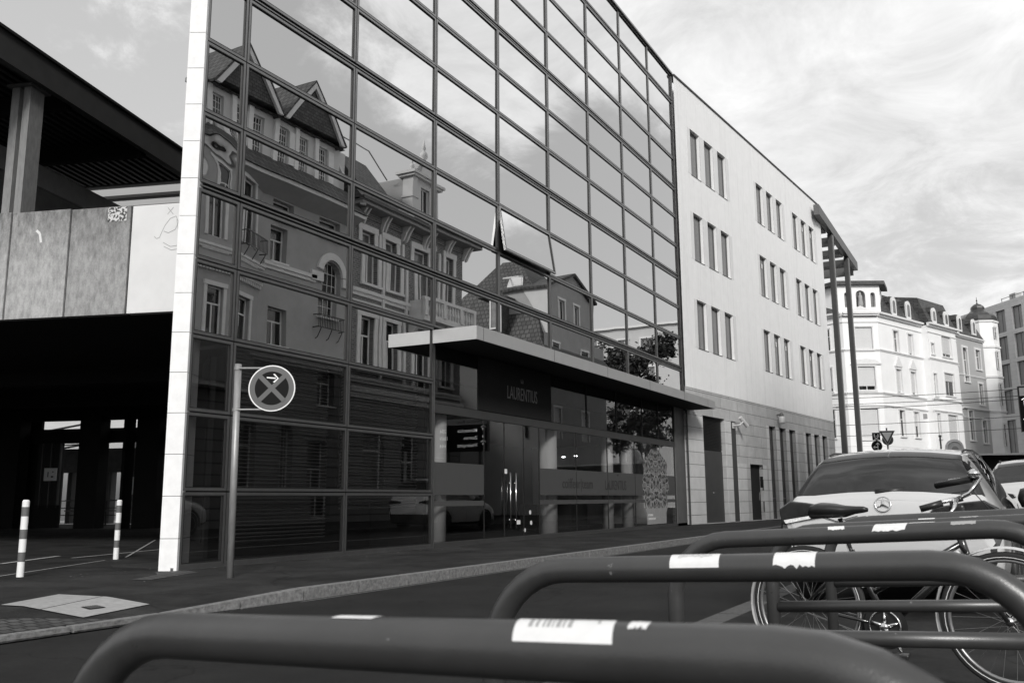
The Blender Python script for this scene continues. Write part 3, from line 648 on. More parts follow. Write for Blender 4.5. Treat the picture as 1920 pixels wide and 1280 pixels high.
obj('gate', join(*[MB(FWB).box(2.37, 4.66, -.20, -.17, .14, 2.98)]), 'dark_steel', wb)
lv = MB(FWB); z = 3.02
while z < 4.3: lv.prism([(-.20, z), (-.16, z+.045), (-.155, z+.04), (-.195, z-.005)], 2.37, 4.66, 'wz'); z += .06
obj('louvre', lv, 'dark_steel', wb); obj('louvre_back', MB(FWB).box(2.36, 4.67, -.23, -.215, .14, 4.32), 'black', wb); obj('gate_handle', MB(FWB).box(3.45, 3.62, -.17, -.14, 1.30, 1.33), 'chrome', wb)
obj('slit_door', MB(FWB).box(5.38, 5.98, -.08, -.03, .14, 4.3), 'dark_steel', wb)
dr = obj('side_door', MB(FWB).box(7.5, 9.11, -.22, -.18, .14, 2.55), 'black', wb); obj('door_handle', MB(FWB).box(8.85, 8.9, -.18, -.14, 1.0, 1.35), 'chrome', dr)
for u in GU[3:]:
    o = obj('slit_window', join(MB(FWB).box(u, u+.05, -.20, -.16, .14, 4.4), MB(FWB).box(u+.95, u+1.0, -.20, -.16, .14, 4.4), MB(FWB).box(u+.05, u+.95, -.20, -.16, 1.05, 1.10)), 'grey_steel', wb)
    obj('pane', MB(FWB).poly([(u, -.19, .14), (u+1, -.19, .14), (u+1, -.19, 4.4), (u, -.19, 4.4)]), 'glass_dark', o)
pq = obj('plaque', MB().box(0, 0, 0, 0, 0, 0), 'black', wb)
pq.data.clear_geometry(); _t = MB(FWB); _t.box(9.118, 9.125, -.17, -.03, 1.55, 2.05); pq.data.from_pydata([tuple(Vector(v)-wloc(wb)) for v in _t.v], [], _t.f); pq.data.update()
obj('drain_pipe', MB(FWB).tube([(.72, .03, .12), (.72, .03, 4.4)], .03, 8), 'dark_steel', wb)
# camera and lamp on its stone base
sc_ = thing('security_camera', tuple(FWB(6.0, .1, 4.15)), 'white security camera on a bracket above the slit door in the stone base', 'camera')
a_, b_ = FWB(6.05, .62, 4.22), FWB(6.62, .30, 3.72)
obj('housing', MB().tube([tuple(FWB(5.74, .28, 4.46)), tuple(FWB(6.12, .44, 4.10))], .085, 12), 'white_plastic', sc_)
obj('bracket', join(MB().tube([tuple(FWB(5.62, 0, 4.12)), tuple(FWB(5.62, .28, 4.12)), tuple(FWB(5.95, .40, 4.34))], .035, 8), MB(FWB).box(5.5, 5.74, 0, .03, 4.0, 4.24)), 'white_plastic', sc_)
wl = thing('wall_lamp', tuple(FWB(11.5, .15, 4.45)), 'white glass wall lamp with a grey cap above the slit windows', 'lamp')
obj('lamp_shade', MB().lathe(tuple(FWB(11.48, .22, 4.45)), [(.02, .1), (.13, .11), (.15, .18), (.15, .42), (.12, .46)], 18), 'white_plastic', wl, smooth=True)
obj('lamp_cap', MB().lathe(tuple(FWB(11.48, .22, 4.93)), [(.11, -.02), (.10, .06), (.06, .15), (.01, .18)], 16), 'grey_steel', wl, smooth=True); obj('lamp_arm', MB(FWB).box(11.44, 11.52, 0, .2, 4.95, 5.03), 'grey_steel', wl)

# steel frame at the far end of the white building
pg = thing('steel_portico', (60, 9, 0), 'tall grey steel portico with two posts at the end of the white building', 'portico')
P = lambda u0, u1, y0, y1, z0, z1: MB().box(u0, u1, y0, y1, z0, z1)
obj('edge_beam', P(52, 66.9, 8.25, 8.55, 16.95, 17.55), 'grey_steel', pg); obj('end_beam', P(66.55, 66.85, 8.55, 21, 16.6, 17.45), 'grey_steel', pg)
for x_ in (55.2, 58.4, 61.6, 64.6): obj('rafter', P(x_, x_+1.0, 8.6, 21, 16.95, 17.3), 'dark_steel', pg)
for y_ in (12.5, 16.6, 20.6): obj('purlin', P(52, 66.5, y_, y_+1.3, 16.7, 16.93), 'dark_steel', pg)
for x_ in (56.4, 62.6): obj('post', P(x_, x_+.30, 8.3, 8.58, -.02, 16.94), 'dark_steel', pg, bevel=.02)
for x_ in (56.4, 62.6): obj('post_flange', P(x_+.22, x_+.30, 8.26, 8.3, -.02, 16.9), 'galv', pg)

# ================================================================ parking deck on the left
E1, E2 = 17.5, 107.5
P0 = (11.55, 13.33, 0)
FP = Fr(P0, E2, 1)            # u = along the parapet to the left, w: E2+90 = 197.5 deg, i.e. towards the camera
pd = thing('parking_deck', (14, 20, .12), 'raised parking deck with stained concrete parapet and a dark driveway beneath', 'building')
def deckbox(a0, a1, b0, b1, z0, z1):   # a along E1 (away), b along E2 (left)
    return MB(FP).box(b0, b1, -a1, -a0, z0, z1)
ed = [(-.9, 1.05, 'panel_white', 6.68, 'white painted parapet panel with a drawn tag'), (1.07, 2.36, 'panel_dirty', 6.70, 'heavily stained parapet panel'), (2.38, 3.67, 'panel', 6.72, 'pale stained parapet panel'), (3.69, 5.0, 'panel', 6.74, None), (5.02, 6.3, 'panel', 6.75, None), (6.32, 7.6, 'panel_dirty', 6.76, None)]
for a, b, m_, zt, lb in ed: obj('parapet_panel', deckbox(0, .16, a+.012, b-.012, 4.58, zt), m_, pd, label=lb, bevel=.01)
obj('parapet_joint', deckbox(.05, .12, -.9, 7.6, 4.6, 6.6), 'black', pd)
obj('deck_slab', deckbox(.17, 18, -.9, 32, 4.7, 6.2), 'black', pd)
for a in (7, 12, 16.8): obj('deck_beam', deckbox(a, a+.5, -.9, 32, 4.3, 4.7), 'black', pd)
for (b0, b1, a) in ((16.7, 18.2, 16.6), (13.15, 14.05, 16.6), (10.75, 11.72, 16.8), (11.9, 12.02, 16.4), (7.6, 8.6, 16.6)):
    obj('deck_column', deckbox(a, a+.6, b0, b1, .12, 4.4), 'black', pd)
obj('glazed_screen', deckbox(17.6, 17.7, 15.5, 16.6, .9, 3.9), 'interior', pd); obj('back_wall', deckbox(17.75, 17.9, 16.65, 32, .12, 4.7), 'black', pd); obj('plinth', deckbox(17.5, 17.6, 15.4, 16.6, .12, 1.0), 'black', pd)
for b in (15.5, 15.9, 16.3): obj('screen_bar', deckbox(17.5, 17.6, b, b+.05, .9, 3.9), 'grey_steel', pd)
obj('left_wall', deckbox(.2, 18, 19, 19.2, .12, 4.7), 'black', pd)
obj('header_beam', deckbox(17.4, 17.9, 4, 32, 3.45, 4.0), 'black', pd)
rl = obj('railing', join(*[deckbox(17.3, 17.34, 9.5, 15, z, z+.05) for z in (1.15, .75)], *[deckbox(17.3, 17.34, b, b+.05, .12, 1.2) for b in (10.2, 12.4, 14.4)]), 'grey_steel', pd)
# sticker and drawing on the parapet
stn = mat('ornament_sticker', .5, .6, build=lambda t, b, mp, nz: (lambda r: (t.links.new(nz(22, 3, .5), r.inputs['Value']), setattr(r.inputs['From Min'], 'default_value', .47), setattr(r.inputs['From Max'], 'default_value', .52), setattr(r.inputs['To Min'], 'default_value', .05), setattr(r.inputs['To Max'], 'default_value', .65), t.links.new(r.outputs[0], b.inputs['Base Color'])))(t.nodes.new('ShaderNodeMapRange')))
obj('sticker', deckbox(-.006, -.002, 1.16, 1.56, 6.40, 6.68), stn, pd)
def stroke(fr, pts, w_, wd, name, m, parent):
    mb = MB(fr)
    for (a, b), (c, d) in zip(pts, pts[1:]):
        dx, dz = c-a, d-b; l = math.hypot(dx, dz) or 1; nx, nz_ = -dz/l*wd/2, dx/l*wd/2
        mb.poly([(a-nx, w_, b-nz_), (c-nx, w_, d-nz_), (c+nx, w_, d+nz_), (a+nx, w_, b+nz_)])
    return obj(name, mb, m, parent)
gr = [[(.55, 6.05), (.50, 6.0), (.44, 6.02), (.40, 6.12), (.34, 6.25), (.24, 6.38), (.12, 6.42), (.06, 6.3), (.12, 6.16), (.26, 6.1), (.36, 6.14)], [(.10, 6.36), (.05, 6.1), (.02, 5.95), (-.02, 6.2), (-.08, 6.3)], [(.3, 6.6), (.18, 6.46)], [(.18, 6.6), (.3, 6.47)], [(.36, 5.92), (.2, 5.83), (.0, 5.85)], [(.34, 5.84), (.18, 5.76), (0, 5.78)]]
gm = MB(FP)
for st_ in gr:
    for (a, b), (c, d) in zip(st_, st_[1:]):
        dx, dz = c-a, d-b; l = math.hypot(dx, dz); nx, nz_ = -dz/l*.005, dx/l*.005
        gm.poly([(a-nx, .004, b-nz_), (c-nx, .004, d-nz_), (c+nx, .004, d+nz_), (a+nx, .004, b+nz_)])
obj('drawn_tag', gm, 'inkgrey', pd); stroke(FP, [(3.1, 6.33), (3.02, 6.26), (2.98, 6.08)], .003, .05, 'paint_splash', 'sticker', pd)
# steel roof on the deck
rf = thing('deck_roof', (10, 17, 6.2), 'dark steel roof carried by an I-section post above the parapet', 'roof')
obj('fascia', deckbox(-4, 7.0, 3.58, 3.72, 9.60, 10.20), 'dark_steel', rf); obj('fascia_cap', deckbox(-4, 7.05, 3.52, 3.85, 10.20, 10.26), 'black', rf)
obj('roof_sheet', deckbox(-4, 7.0, 3.72, 24, 10.0, 10.15), 'black', rf)
cb = MB(FP); b = 3.75
while b < 20: cb.box(b, b+.10, -6.9, 4, 9.93, 10.0); b += .22
obj('corrugation', cb, 'dark_steel', rf)
for a in (-2, 1.4, 4.2): obj('roof_beam', deckbox(a, a+.2, 3.8, 20, 9.55, 9.93), 'black', rf)
obj('far_fascia', deckbox(6.9, 7.0, 3.73, 24, 9.93, 10.0), 'black', rf)
cl = MB(FP); u = 3.80
cl.box(u-.02, u+.02+.0, .42, .80, 6.2, 9.6); cl.box(u+.40, u+.44, .42, .80, 6.2, 9.6); cl.box(u+.02, u+.40, .59, .61, 6.2, 9.6)
cl2 = MB(FP); cl2.box(3.80, 3.98, .06, .10, 6.2, 9.58); cl2.box(4.06, 4.24, .06, .10, 6.2, 9.58); 
o = obj('post', join(deckbox(.35, .75, 3.80, 3.96, 6.2, 9.56), deckbox(.35, .75, 4.06, 4.24, 6.2, 9.56), deckbox(.53, .57, 3.96, 4.06, 6.2, 9.56)), 'galv', rf); obj('cap_plate', deckbox(.25, .85, 3.72, 4.3, 9.56, 9.60), 'grey_steel', rf)
obj('upper_wall_band', deckbox(1.0, 9.5, 6.5, 6.65, 8.90, 9.46), mat('deck_wall_band', .6, .85, noise=.15, scale=3), rf); obj('lower_wall', deckbox(1.0, 9.5, 6.56, 6.7, 6.2, 8.9), mat('deck_lower_wall', .28, .85, noise=.2, scale=3), rf)
uf = thing('banded_office_block', (25, 32, .12), 'pale office block with horizontal bands seen between deck roof and parapet', 'building')
obj('wall', deckbox(14.2, 20, -2, 26, 6.3, 13.2), mat('dark_window_band', .05, .4), uf)  # one even dark tone between the pale floor bands
for z0, z1 in ((12.83, 13.3), (12.30, 12.57), (11.86, 12.07), (10.2, 11.3), (8.0, 9.2)): obj('floor_band', deckbox(13.9, 14.25, -2, 26, z0, z1), 'concrete', uf, label=None)
# street lamp head peeping out behind the end wall
sl_ = thing('street_lamp', (15.9, 18.35, .12), 'lamp head just showing past the top of the white end wall', 'street lamp')
obj('mast', MB().tube([(16.3, 18.3, .12), (16.3, 18.3, 12.1)], .07, 10), 'galv', sl_); obj('lamp_head', MB().prism([(15.62, 18.05), (15.70, 18.3), (16.5, 18.5), (16.5, 18.2)], 12.05, 12.15, 'uw'), 'galv', sl_)
# what shows through the driveway
fh = thing('glimpsed_house', (50, 58, .12), 'sunlit pale house glimpsed far through the driveway', 'house')
FH = Fr((11.55+35*math.cos(R(17.5)), 13.33+35*math.sin(R(17.5)), 0), E2, 1)
hh = [(u, u+1.4, z, z+1.9) for u in range(8, 40, 3) for z in (3.6, 7.0)]
obj('wall', wall(FH, 5, 42, 0, 10, hh, .2), 'pale', fh)
for q in hh:
    if 14 < q[0] < 32: window(FH, q, fh, .2, 'dark_steel', 'glass_dark', 'mid')
sh_ = thing('tram_shelter', (34, 38, .12), 'dark slatted shelter with a pale sign glimpsed through the driveway', 'shelter')
FS = Fr((11.55+24*math.cos(R(17.5)), 13.33+24*math.sin(R(17.5)), 0), E2, 1)
obj('shelter_roof', MB(FS).box(6, 30, -.4, .4, 2.5, 3.6), mat('shelter_mesh', .07, .6, noise=.5, scale=3), sh_)
rv = random.Random(8); u = 8
while u < 28:
    w_ = rv.uniform(.05, .3); obj('upright', MB(FS).box(u, u+w_, -.1, rv.uniform(0, .4), .12, 2.5), 'grey_steel' if rv.random() < .5 else 'dark_steel', sh_); u += w_+rv.uniform(.15, .5)
obj('shelter_strut', MB(FS).tube([(14, .5, 4.6), (22, .5, 3.3)], .05, 6), 'galv', sh_); obj('shelter_strut', MB(FS).tube([(18, .5, 4.9), (26, .5, 3.7)], .05, 6), 'galv', sh_)
sg = thing('notice_board', tuple(FS(15.6, .6, 1.4)), 'small white notice board glimpsed beyond the driveway railing', 'sign')
obj('board', MB(FS).box(14.9, 16.4, .5, .55, 1.45, 2.25), 'sign_white', sg); obj('lettering', text_mesh('brau', .5, FS(16.1, .57, 1.7), tuple(-FS.U), (0, 0, 1), .002), 'ink', sg)
sg2 = thing('direction_notice', tuple(deckbox(17.2, 17.2, 15.6, 15.6, 2, 2).v[0]), 'small white square notice with arrows on the dark screen', 'sign')
obj('board', deckbox(17.2, 17.25, 15.4, 15.95, 1.95, 2.45), 'sign_white', sg2)
ar_ = MB(FP); ar_.box(15.52, 15.62, -17.19, -17.185, 2.08, 2.14); ar_.box(15.52, 15.58, -17.19, -17.185, 2.28, 2.32); ar_.box(15.74, 15.78, -17.19, -17.185, 2.1, 2.3); obj('arrows', ar_, 'ink', sg2)
struct('far_pavement', MB(FP).poly([(5, -22, .13), (40, -22, .13), (40, -30, .13), (5, -30, .13)]), mat('pale_paving', .5, .8, noise=.2, scale=2))  # paler paving sheet beyond the driveway

# bollards
def bollard(x, y, lb, h_=1.02):
    t = thing('bollard', (x, y, .12), lb, 'bollard', 'striped bollards at the driveway')
    r = .046; t['_'] = 0; del t['_']
    obj('post', MB().lathe((x, y, .12), [(r, 0), (r, h_-.02), (r-.012, h_)], 18), 'sign_white', t, smooth=False)
    for z in (.20, .50, .80):
        obj('stripe', MB().lathe((x, y, .12), [(r+.0015, z), (r+.0015, z+.125)], 18), mat('bollard_stripe', .12, .5), t)
bollard(7.89, 11.82, 'white bollard with grey stripes, the nearer one at the driveway'); bollard(10.99, 13.84, 'white bollard with grey stripes beside the end wall, the farther one')

# no-stopping sign
ns = thing('no_stopping_sign', (8.94, 9.04, .12), 'round no-stopping sign with a white arrow on a grey pole before the glass facade', 'sign')
obj('pole', MB().tube([(8.94, 9.04, .12), (8.95, 9.07, 2.93)], .045, 16), 'galv', ns, smooth=True)
rd = Vector((math.sin(YAW+.05), -math.cos(YAW+.05), 0)); nd = Vector((-math.cos(YAW+.05), -math.sin(YAW+.05), 0)); cc = Vector((8.95, 9.07, 2.595))+rd*.475+nd*.06
def dface(r0, r1, off, m, name, n=48): return obj(name, MB().disc(cc+nd*off, nd, r1, n, r0, .002), m, dsk if name != 'disc' else ns)
dsk = obj('disc', MB().disc(cc, nd, .312, 48, 0, .004), 'sign_white', ns)
dface(.0, .296, .004, 'sign_grey', 'red_ring'); dface(.0, .226, .007, 'sign_dark', 'blue_field')
cm = MB()
for s_ in (1, -1):
    d = (rd+Vector((0, 0, 1))*s_).normalized(); n_ = nd.cross(d)
    cm.f.append([cm.raw(cc+nd*(.012+.0007*(s_+1))+d*a*.235+n_*b*.031) for a, b in ((-1, -1), (1, -1), (1, 1), (-1, 1))])
obj('cross', cm, 'sign_grey', dsk)
am = MB(); U3 = Vector((0, 0, 1)); a0 = cc+nd*.0145+U3*.145
def apoly(pts): am.f.append([am.raw(a0+rd*x_+U3*z_) for x_, z_ in pts])
apoly([(-.07, .008), (.05, -.002), (.05, -.02), (-.07, -.01)]); apoly([(.07, -.012), (.012, .045), (.035, .05), (.09, -.012)]); apoly([(.09, -.012), (.035, -.07), (.012, -.062), (.07, -.012)])
obj('arrow', am, 'sign_white', dsk)
for z in (2.87, 2.31):
    c0 = Vector((8.95, 9.07, z)); br = obj('bracket', join(MB().tube([tuple(c0+nd*.04), tuple(c0+rd*.50+nd*.045)], .013, 8), MB().lathe(tuple(c0-Vector((0, 0, .02))), [(.052, 0), (.052, .045)], 16)), 'galv', ns)
rs2 = random.Random(5)
for z, w_, hh_ in ((1.17, .05, .07), (.97, .045, .04), (.85, .03, .07), (.62, .045, .085), (1.07, .03, .03)):
    c0 = Vector((8.945, 9.055, z)); mb = MB()
    for k in range(4):
        a1, a2 = YAW+math.pi-.9+k*.25+rs2.uniform(0, .3), 0
    ang0 = math.atan2(nd.y, nd.x)+rs2.uniform(-.2, .6); ws = w_/.046/4
    for k in range(4):
        a1, a2 = ang0+k*ws, ang0+(k+1)*ws
        mb.f.append([mb.raw(c0+Vector((math.cos(a)*.0465, math.sin(a)*.0465, dz))) for a, dz in ((a1, 0), (a2, 0), (a2, hh_), (a1, hh_))])
    obj('pole_sticker', mb, 'sticker', ns)
# more of the street glimpsed through the driveway: fence rails, wires, a parked van roof
gf = thing('street_fence', (30, 34, .12), 'thin street fence with rails glimpsed beyond the driveway', 'fence')
FGf = Fr((11.55+20*math.cos(R(17.5)), 13.33+20*math.sin(R(17.5)), 0), E2, 1)
for z in (.55, .85, 1.15): obj('rail', MB(FGf).box(8, 30, -.02, .02, z, z+.035), 'dark_steel', gf)
for u in np.arange(8, 30, 1.4): obj('post', MB(FGf).box(u, u+.05, -.03, .03, .12, 1.2), 'dark_steel', gf)
for k, (z0, z1, o_) in enumerate(((4.6, 4.0, 0), (4.3, 3.6, .5), (3.9, 4.4, 1), (4.8, 3.5, 1.4))):
    a = FS(8, 1+o_, z0); pts = [tuple(FS(8+22*t, 1+o_, z0+(z1-z0)*t-.6*4*t*(1-t)*.4)) for t in np.linspace(0, 1, 9)]
    obj('overhead_wire', MB().tube(pts, .03, 5), 'plastic', label='thin overhead tram wire glimpsed beyond the driveway', cat='wire', group='tram wires beyond the driveway', loc=tuple(a))

# ================================================================ old corner house far right
Q1, Q0 = (91.32, 9.86, 0), (89.72, 12.81, 0)
FA = Fr(Q1, -20.5, -1); FC = Fr(Q0, -61.5, -1); FL_ = Fr(Q0, 69.0, 1)
ah = thing('corner_house', (97, 14, 0), 'ornate white corner house with slate mansard roof and an arcaded corner turret', 'house')
def mould(fr, u0, u1, z, p, hgt, parent, name='cornice', m='trim'):
    return obj(name, join(MB(fr).box(u0, u1, -.02, p*.5, z, z+hgt*.5), MB(fr).box(u0, u1, -.02, p, z+hgt*.5, z+hgt)), m, parent)
def old_front(fr, u0, u1, cols, parent, wm, floors=((6.8, 9.3), (11.0, 13.27), (14.95, 17.05)), ww=1.0, shut=None, style='cross'):
    hs_ = [(u, u+ww, a, b) for u in cols for a, b in floors]
    obj('wall', wall(fr, u0, u1, 0, 18.2, hs_, .22), wm, parent)
    for i, q in enumerate(hs_):
        window(fr, q, parent, .2, 'trim', 'glass_mid' if (i*7) % 3 else 'glass_dark', style, .06, sill=.14, surround=.07, sw=.14, shutter=(shut[i] if shut else None))
old_front(FA, 0, 8.9, [2.9, 5.9], ah, 'altbau', shut=[0, .95, 0, .55, .9, .9])
bay = Fr(tuple(FA(8.9, .7, 0)), -20.5, -1)
hb = [(.5, 1.1, a, b) for a, b in ((6.8, 9.3), (11.05, 13.3), (15.3, 16.4))]+[(2.95, 5.1, a, b) for a, b in ((6.6, 9.3), (11.28, 13.58), (15.3, 17.45))]
obj('bay_wall', wall(bay, 0, 6.4, 0, 18.2, hb, .2), 'altbau', ah)
for i, q in enumerate(hb): window(bay, q, ah, .18, 'trim', 'glass_dark', 'tall' if q[1]-q[0] > 1 else 'top', .06, sill=.12, surround=.05, sw=.12, shutter=(0, 0, 0, .93, .35, .85)[i])
for u in (0, 6.4): obj('bay_cheek', MB(FA).box(8.9+u-.01, 8.9+u+.01, 0, .69, 0, 18.2), 'altbau', ah)
obj('wall', wall(FA, 15.3, 17.1, 0, 18.2, [], .1), 'altbau', ah)
hc = [(1.15, 2.75, a, b) for a, b in ((6.4, 9.28), (11.0, 13.25), (14.84, 17.04))]
obj('corner_wall', wall(FC, 0, 3.36, 0, 18.2, hc, .2), 'altbau', ah)
for i, q in enumerate(hc): window(FC, q, ah, .18, 'trim', 'glass_dark', 'tall', .06, sill=.12, surround=.05, sw=.12, shutter=(1.0, .82, 1.0)[i])
hl = [(u, u+1.1, a, b) for u in (1.4, 4.4, 7.4) for a, b in ((6.6, 9.3), (11.0, 13.27), (14.95, 17.05))]
obj('side_wall', wall(FL_, 0, 16, 0, 18.2, hl, .2), 'altbau', ah)
for i, q in enumerate(hl): window(FL_, q, ah, .18, 'trim', 'glass_dark', 'cross', .06, sill=.12, surround=.05, sw=.12, shutter=.85 if i % 2 else None)
for fr, a, b in ((FA, 0, 8.9), (bay, -.1, 6.5), (FC, 0, 3.36), (FL_, 0, 16), (FA, 15.3, 17.1)):
    for z, p, hh_ in ((9.45, .12, .18), (10.62, .14, .2), (14.72, .12, .2), (18.1, .42, .36), (17.45, .08, .1)): mould(fr, a, b, z, p, hh_, ah, 'cornice' if z > 18 else 'string_course')
    for z in np.arange(.8, 6.2, .55): obj('rustication', band(fr, a, b, z, z+.05, .02), 'trim', ah) if fr is not bay or z < 3 else None
for fr, cols, z in ((FA, (3.4, 6.4), 13.5), (FC, (1.95,), 13.45)):
    for u in cols:
        wd = .75 if fr is FA else 1.5
        obj('window_gable', MB(fr).prism([(u-wd, z), (u+wd, z), (u+wd*.6, z+.45), (u, z+(1.0 if fr is FA else .55)), (u-wd*.6, z+.45)], .02, .14), 'trim', ah)
# corner turret storey
FT = Fr(tuple(FC(-.2, .05, 0)), -61.5, -1)
ht_ = [(.55, .95, 18.95, 20.4, 'arch'), (1.65, 2.55, 18.9, 20.6, 'arch'), (3.05, 3.5, 18.95, 20.4, 'arch')]
obj('turret_wall', wall(FT, -.1, 3.95, 18.2, 21.1, ht_, .35), 'altbau', ah)
obj('turret_recess', MB(FT).box(-.1, 3.95, -.42, -.36, 18.4, 21.0), 'glass_mid', ah)
obj('statue', MB().lathe(tuple(FT(2.1, -.12, 18.95)), [(.22, 0), (.26, .3), (.18, .8), (.2, 1.1), (.1, 1.25), (.12, 1.4), (.02, 1.52)], 10), 'concrete', ah, smooth=True)
tb = MB(); P_ = [FT(-.1, -.3, 0), FT(3.95, -.3, 0), FT(5.3, -2.6, 0), FT(-1.5, -2.6, 0)]
tb.prism([(p.x, p.y) for p in (FT(-.1, -.37, 0), FT(3.95, -.37, 0), FT(5.2, -2.6, 0), FT(-1.4, -2.6, 0))], 18.2, 21.1, 'uw'); obj('turret_body', tb, 'altbau', ah)
tb = MB(); tb.prism([(p.x, p.y) for p in (FT(-.4, .4, 0), FT(4.3, .4, 0), FT(5.9, -2.8, 0), FT(-2.0, -2.8, 0))], 21.1, 21.45, 'uw'); obj('turret_eave', tb, 'slate', ah)
obj('turret_gable', MB(FC).prism([(.0, 18.1), (3.36, 18.1), (3.0, 18.5), (2.4, 18.75), (1.7, 19.05), (1.0, 18.75), (.36, 18.5)], .0, .30), 'trim', ah)
# mansard roofs
def mansard(fr, u0, u1, z0, z1, back, parent, m='slate', depth=9, name='roof'):
    mb = MB(fr); p = [(.15, z0), (-back, z1), (-back-2.5, z1+.5), (-depth, z1+.5), (-depth, z0)]
    return obj(name, mb.prism(p, u0, u1, 'wz'), m, parent)
mansard(FA, .9, 17.1, 18.45, 20.75, .9, ah); mansard(FL_, .6, 16, 18.45, 20.75, .9, ah)
mansard(bay, .2, 6.2, 18.45, 21.2, .9, ah)
def dormer(fr, u, z, parent, wd=.95, hg=1.75, proj=.3):
    d = obj('dormer', MB(fr).box(u-wd/2, u+wd/2, -1.5, proj-.35, z, z+hg*.78), 'slate', parent)
    r = wd/2; n = 10
    arc = [(u-wd/2, z), (u+wd/2, z)]+[(u+r*math.cos(math.pi*k/n), z+hg-r+r*math.sin(math.pi*k/n)*1.15) for k in range(n+1)]
    obj('dormer_front', MB(fr).prism(arc, proj-.35, proj-.2), 'trim', d)
    r = wd*.28; arc = [(u-r, z+.2), (u+r, z+.2)]+[(u+r*math.cos(math.pi*k/n), z+hg-.55+r*math.sin(math.pi*k/n)) for k in range(n+1)]
    obj('pane', MB(fr).prism(arc, proj-.2, proj-.19), 'glass_mid', d)
    obj('dormer_roof', MB(fr).prism([(u-wd*.62, z+hg*.72), (u+wd*.62, z+hg*.72), (u+wd*.5, z+hg+.1), (u-wd*.5, z+hg+.1)], -1.6, proj-.36), 'slate', d)
    return d
for u in (3.4, 6.4): dormer(FA, u, 18.6, ah)
for u in (1.6, 4.4): dormer(bay, u, 18.6, ah, hg=1.5)
obj('chimney', MB(FA).box(12.0, 14.4, -4.2, -3.2, 20.5, 22.0), 'slate', ah)
obj('antenna', MB().tube([tuple(FA(9, -4, 21)), tuple(FA(9, -4, 22.8))], .03, 5), 'grey_steel', ah)
# neighbour house, grey, with the onion-domed turret
nh = thing('grey_house', (113, 4, 0), 'grey stucco house with white window surrounds and an onion-domed corner turret', 'house')
FA2 = Fr(tuple(FA(17.12, 0, 0)), -20.5, -1)
hn = [(1.3, 2.4, 13.3, 17.0, 'arch'), (1.4, 2.5, 7.0, 10.2), (4.6, 5.8, 14.9, 17.1), (4.7, 5.7, 11.0, 13.3), (4.7, 5.8, 6.8, 9.3)]
obj('wall', wall(FA2, 0, 6.9, 0, 18.2, hn, .2), 'greyhouse', nh)
for q in hn: window(FA2, q, nh, .18, 'trim', 'glass_mid', 'cross', .07, sill=.16, surround=.07, sw=.2)
mansard(FA2, 0, 6.9, 18.4, 20.75, 1.1, nh)
for u in (1.1, 4.7): dormer(FA2, u, 18.7, nh)
for z, p, hh_ in ((18.05, .3, .3), (13.9, .1, .15), (10.3, .25, .18), (9.35, .1, .12)): mould(FA2, 0, 6.9, z, p, hh_, nh, 'cornice' if z > 18 else 'string_course')
tc_ = FA2(8.9, -1.0, 0); n = 8; rt_ = 1.9
pts = [(tc_.x+rt_*math.cos(R(-20.5+22.5+45*k)), tc_.y+rt_*math.sin(R(-20.5+22.5+45*k))) for k in range(n)]
tw = obj('turret', MB().prism(pts, 0, 20.7, 'uw'), 'altbau', nh)
for z in (20.55, 10.3, 17.6, 14.2): obj('turret_band', MB().prism([(tc_.x+(x_-tc_.x)*1.06, tc_.y+(y_-tc_.y)*1.06) for x_, y_ in pts], z, z+.2, 'uw'), 'trim', tw)
FTw = Fr(tuple(FA2(7.8, 1.0-.12, 0)), -20.5, -1)
for a, b in ((6.5, 9.0), (11.0, 13.5), (15.1, 17.1), (18.6, 19.9)):
    window(FTw, (.35, 1.0, a, b), nh, .1, 'trim', 'glass_mid', 'top', .06, surround=.02, sw=.12, w0=.02)
dm = MB().lathe((tc_.x, tc_.y, 20.7), [(1.9, 0), (1.92, .3), (1.75, .7), (1.4, 1.05), (.95, 1.3), (.72, 1.55), (.74, 1.75), (.68, 1.95), (.4, 2.2), (.1, 2.32), (.04, 2.6), (.10, 2.68), (.03, 2.8), (.02, 3.1)], 8)
obj('onion_dome', dm, 'copper', nh)
# modern block
mbk = thing('modern_office_block', (112, -8, 0), 'modern office block with a pale stone grid of large grey windows', 'building')
FM = Fr((125.5, 2.02, 0), 34.8+180, 1)
# outward side must face the camera
hm = []
zs_ = [(20.3, 23.0), (17.0, 19.8), (13.7, 16.5), (10.6, 13.4), (6.0, 9.9), (1, 5)]
u = .7
while u < 12:
    for a, b in zs_: hm.append((u, u+1.75, a, b))
    u += 3.0
FM.W = FM.W if FM.W.dot(Vector((-1, 0, 0))) > 0 else -FM.W
obj('wall', wall(FM, -6, 13, 0, 23.9, hm, .3), 'modern', mbk)
for q in hm: 
    if q[0] < 12: window(FM, q, mbk, .28, 'grey_steel', 'modern_win', 'mid', .06)
obj('roof', MB(FM).box(-6, 13, -12, -.3, 23.4, 23.85), 'modern', mbk); obj('roof_rail', join(*[MB(FM).box(u, u+.06, -.8, -.75, 23.9, 24.6) for u in range(4, 14, 2)], MB(FM).box(4, 12.06, -.8, -.75, 24.5, 24.56)), 'grey_steel', mbk)
obj('roof_plant', MB(FM).box(4.6, 5.7, -2.2, -1.4, 23.9, 25.0), 'concrete', mbk)
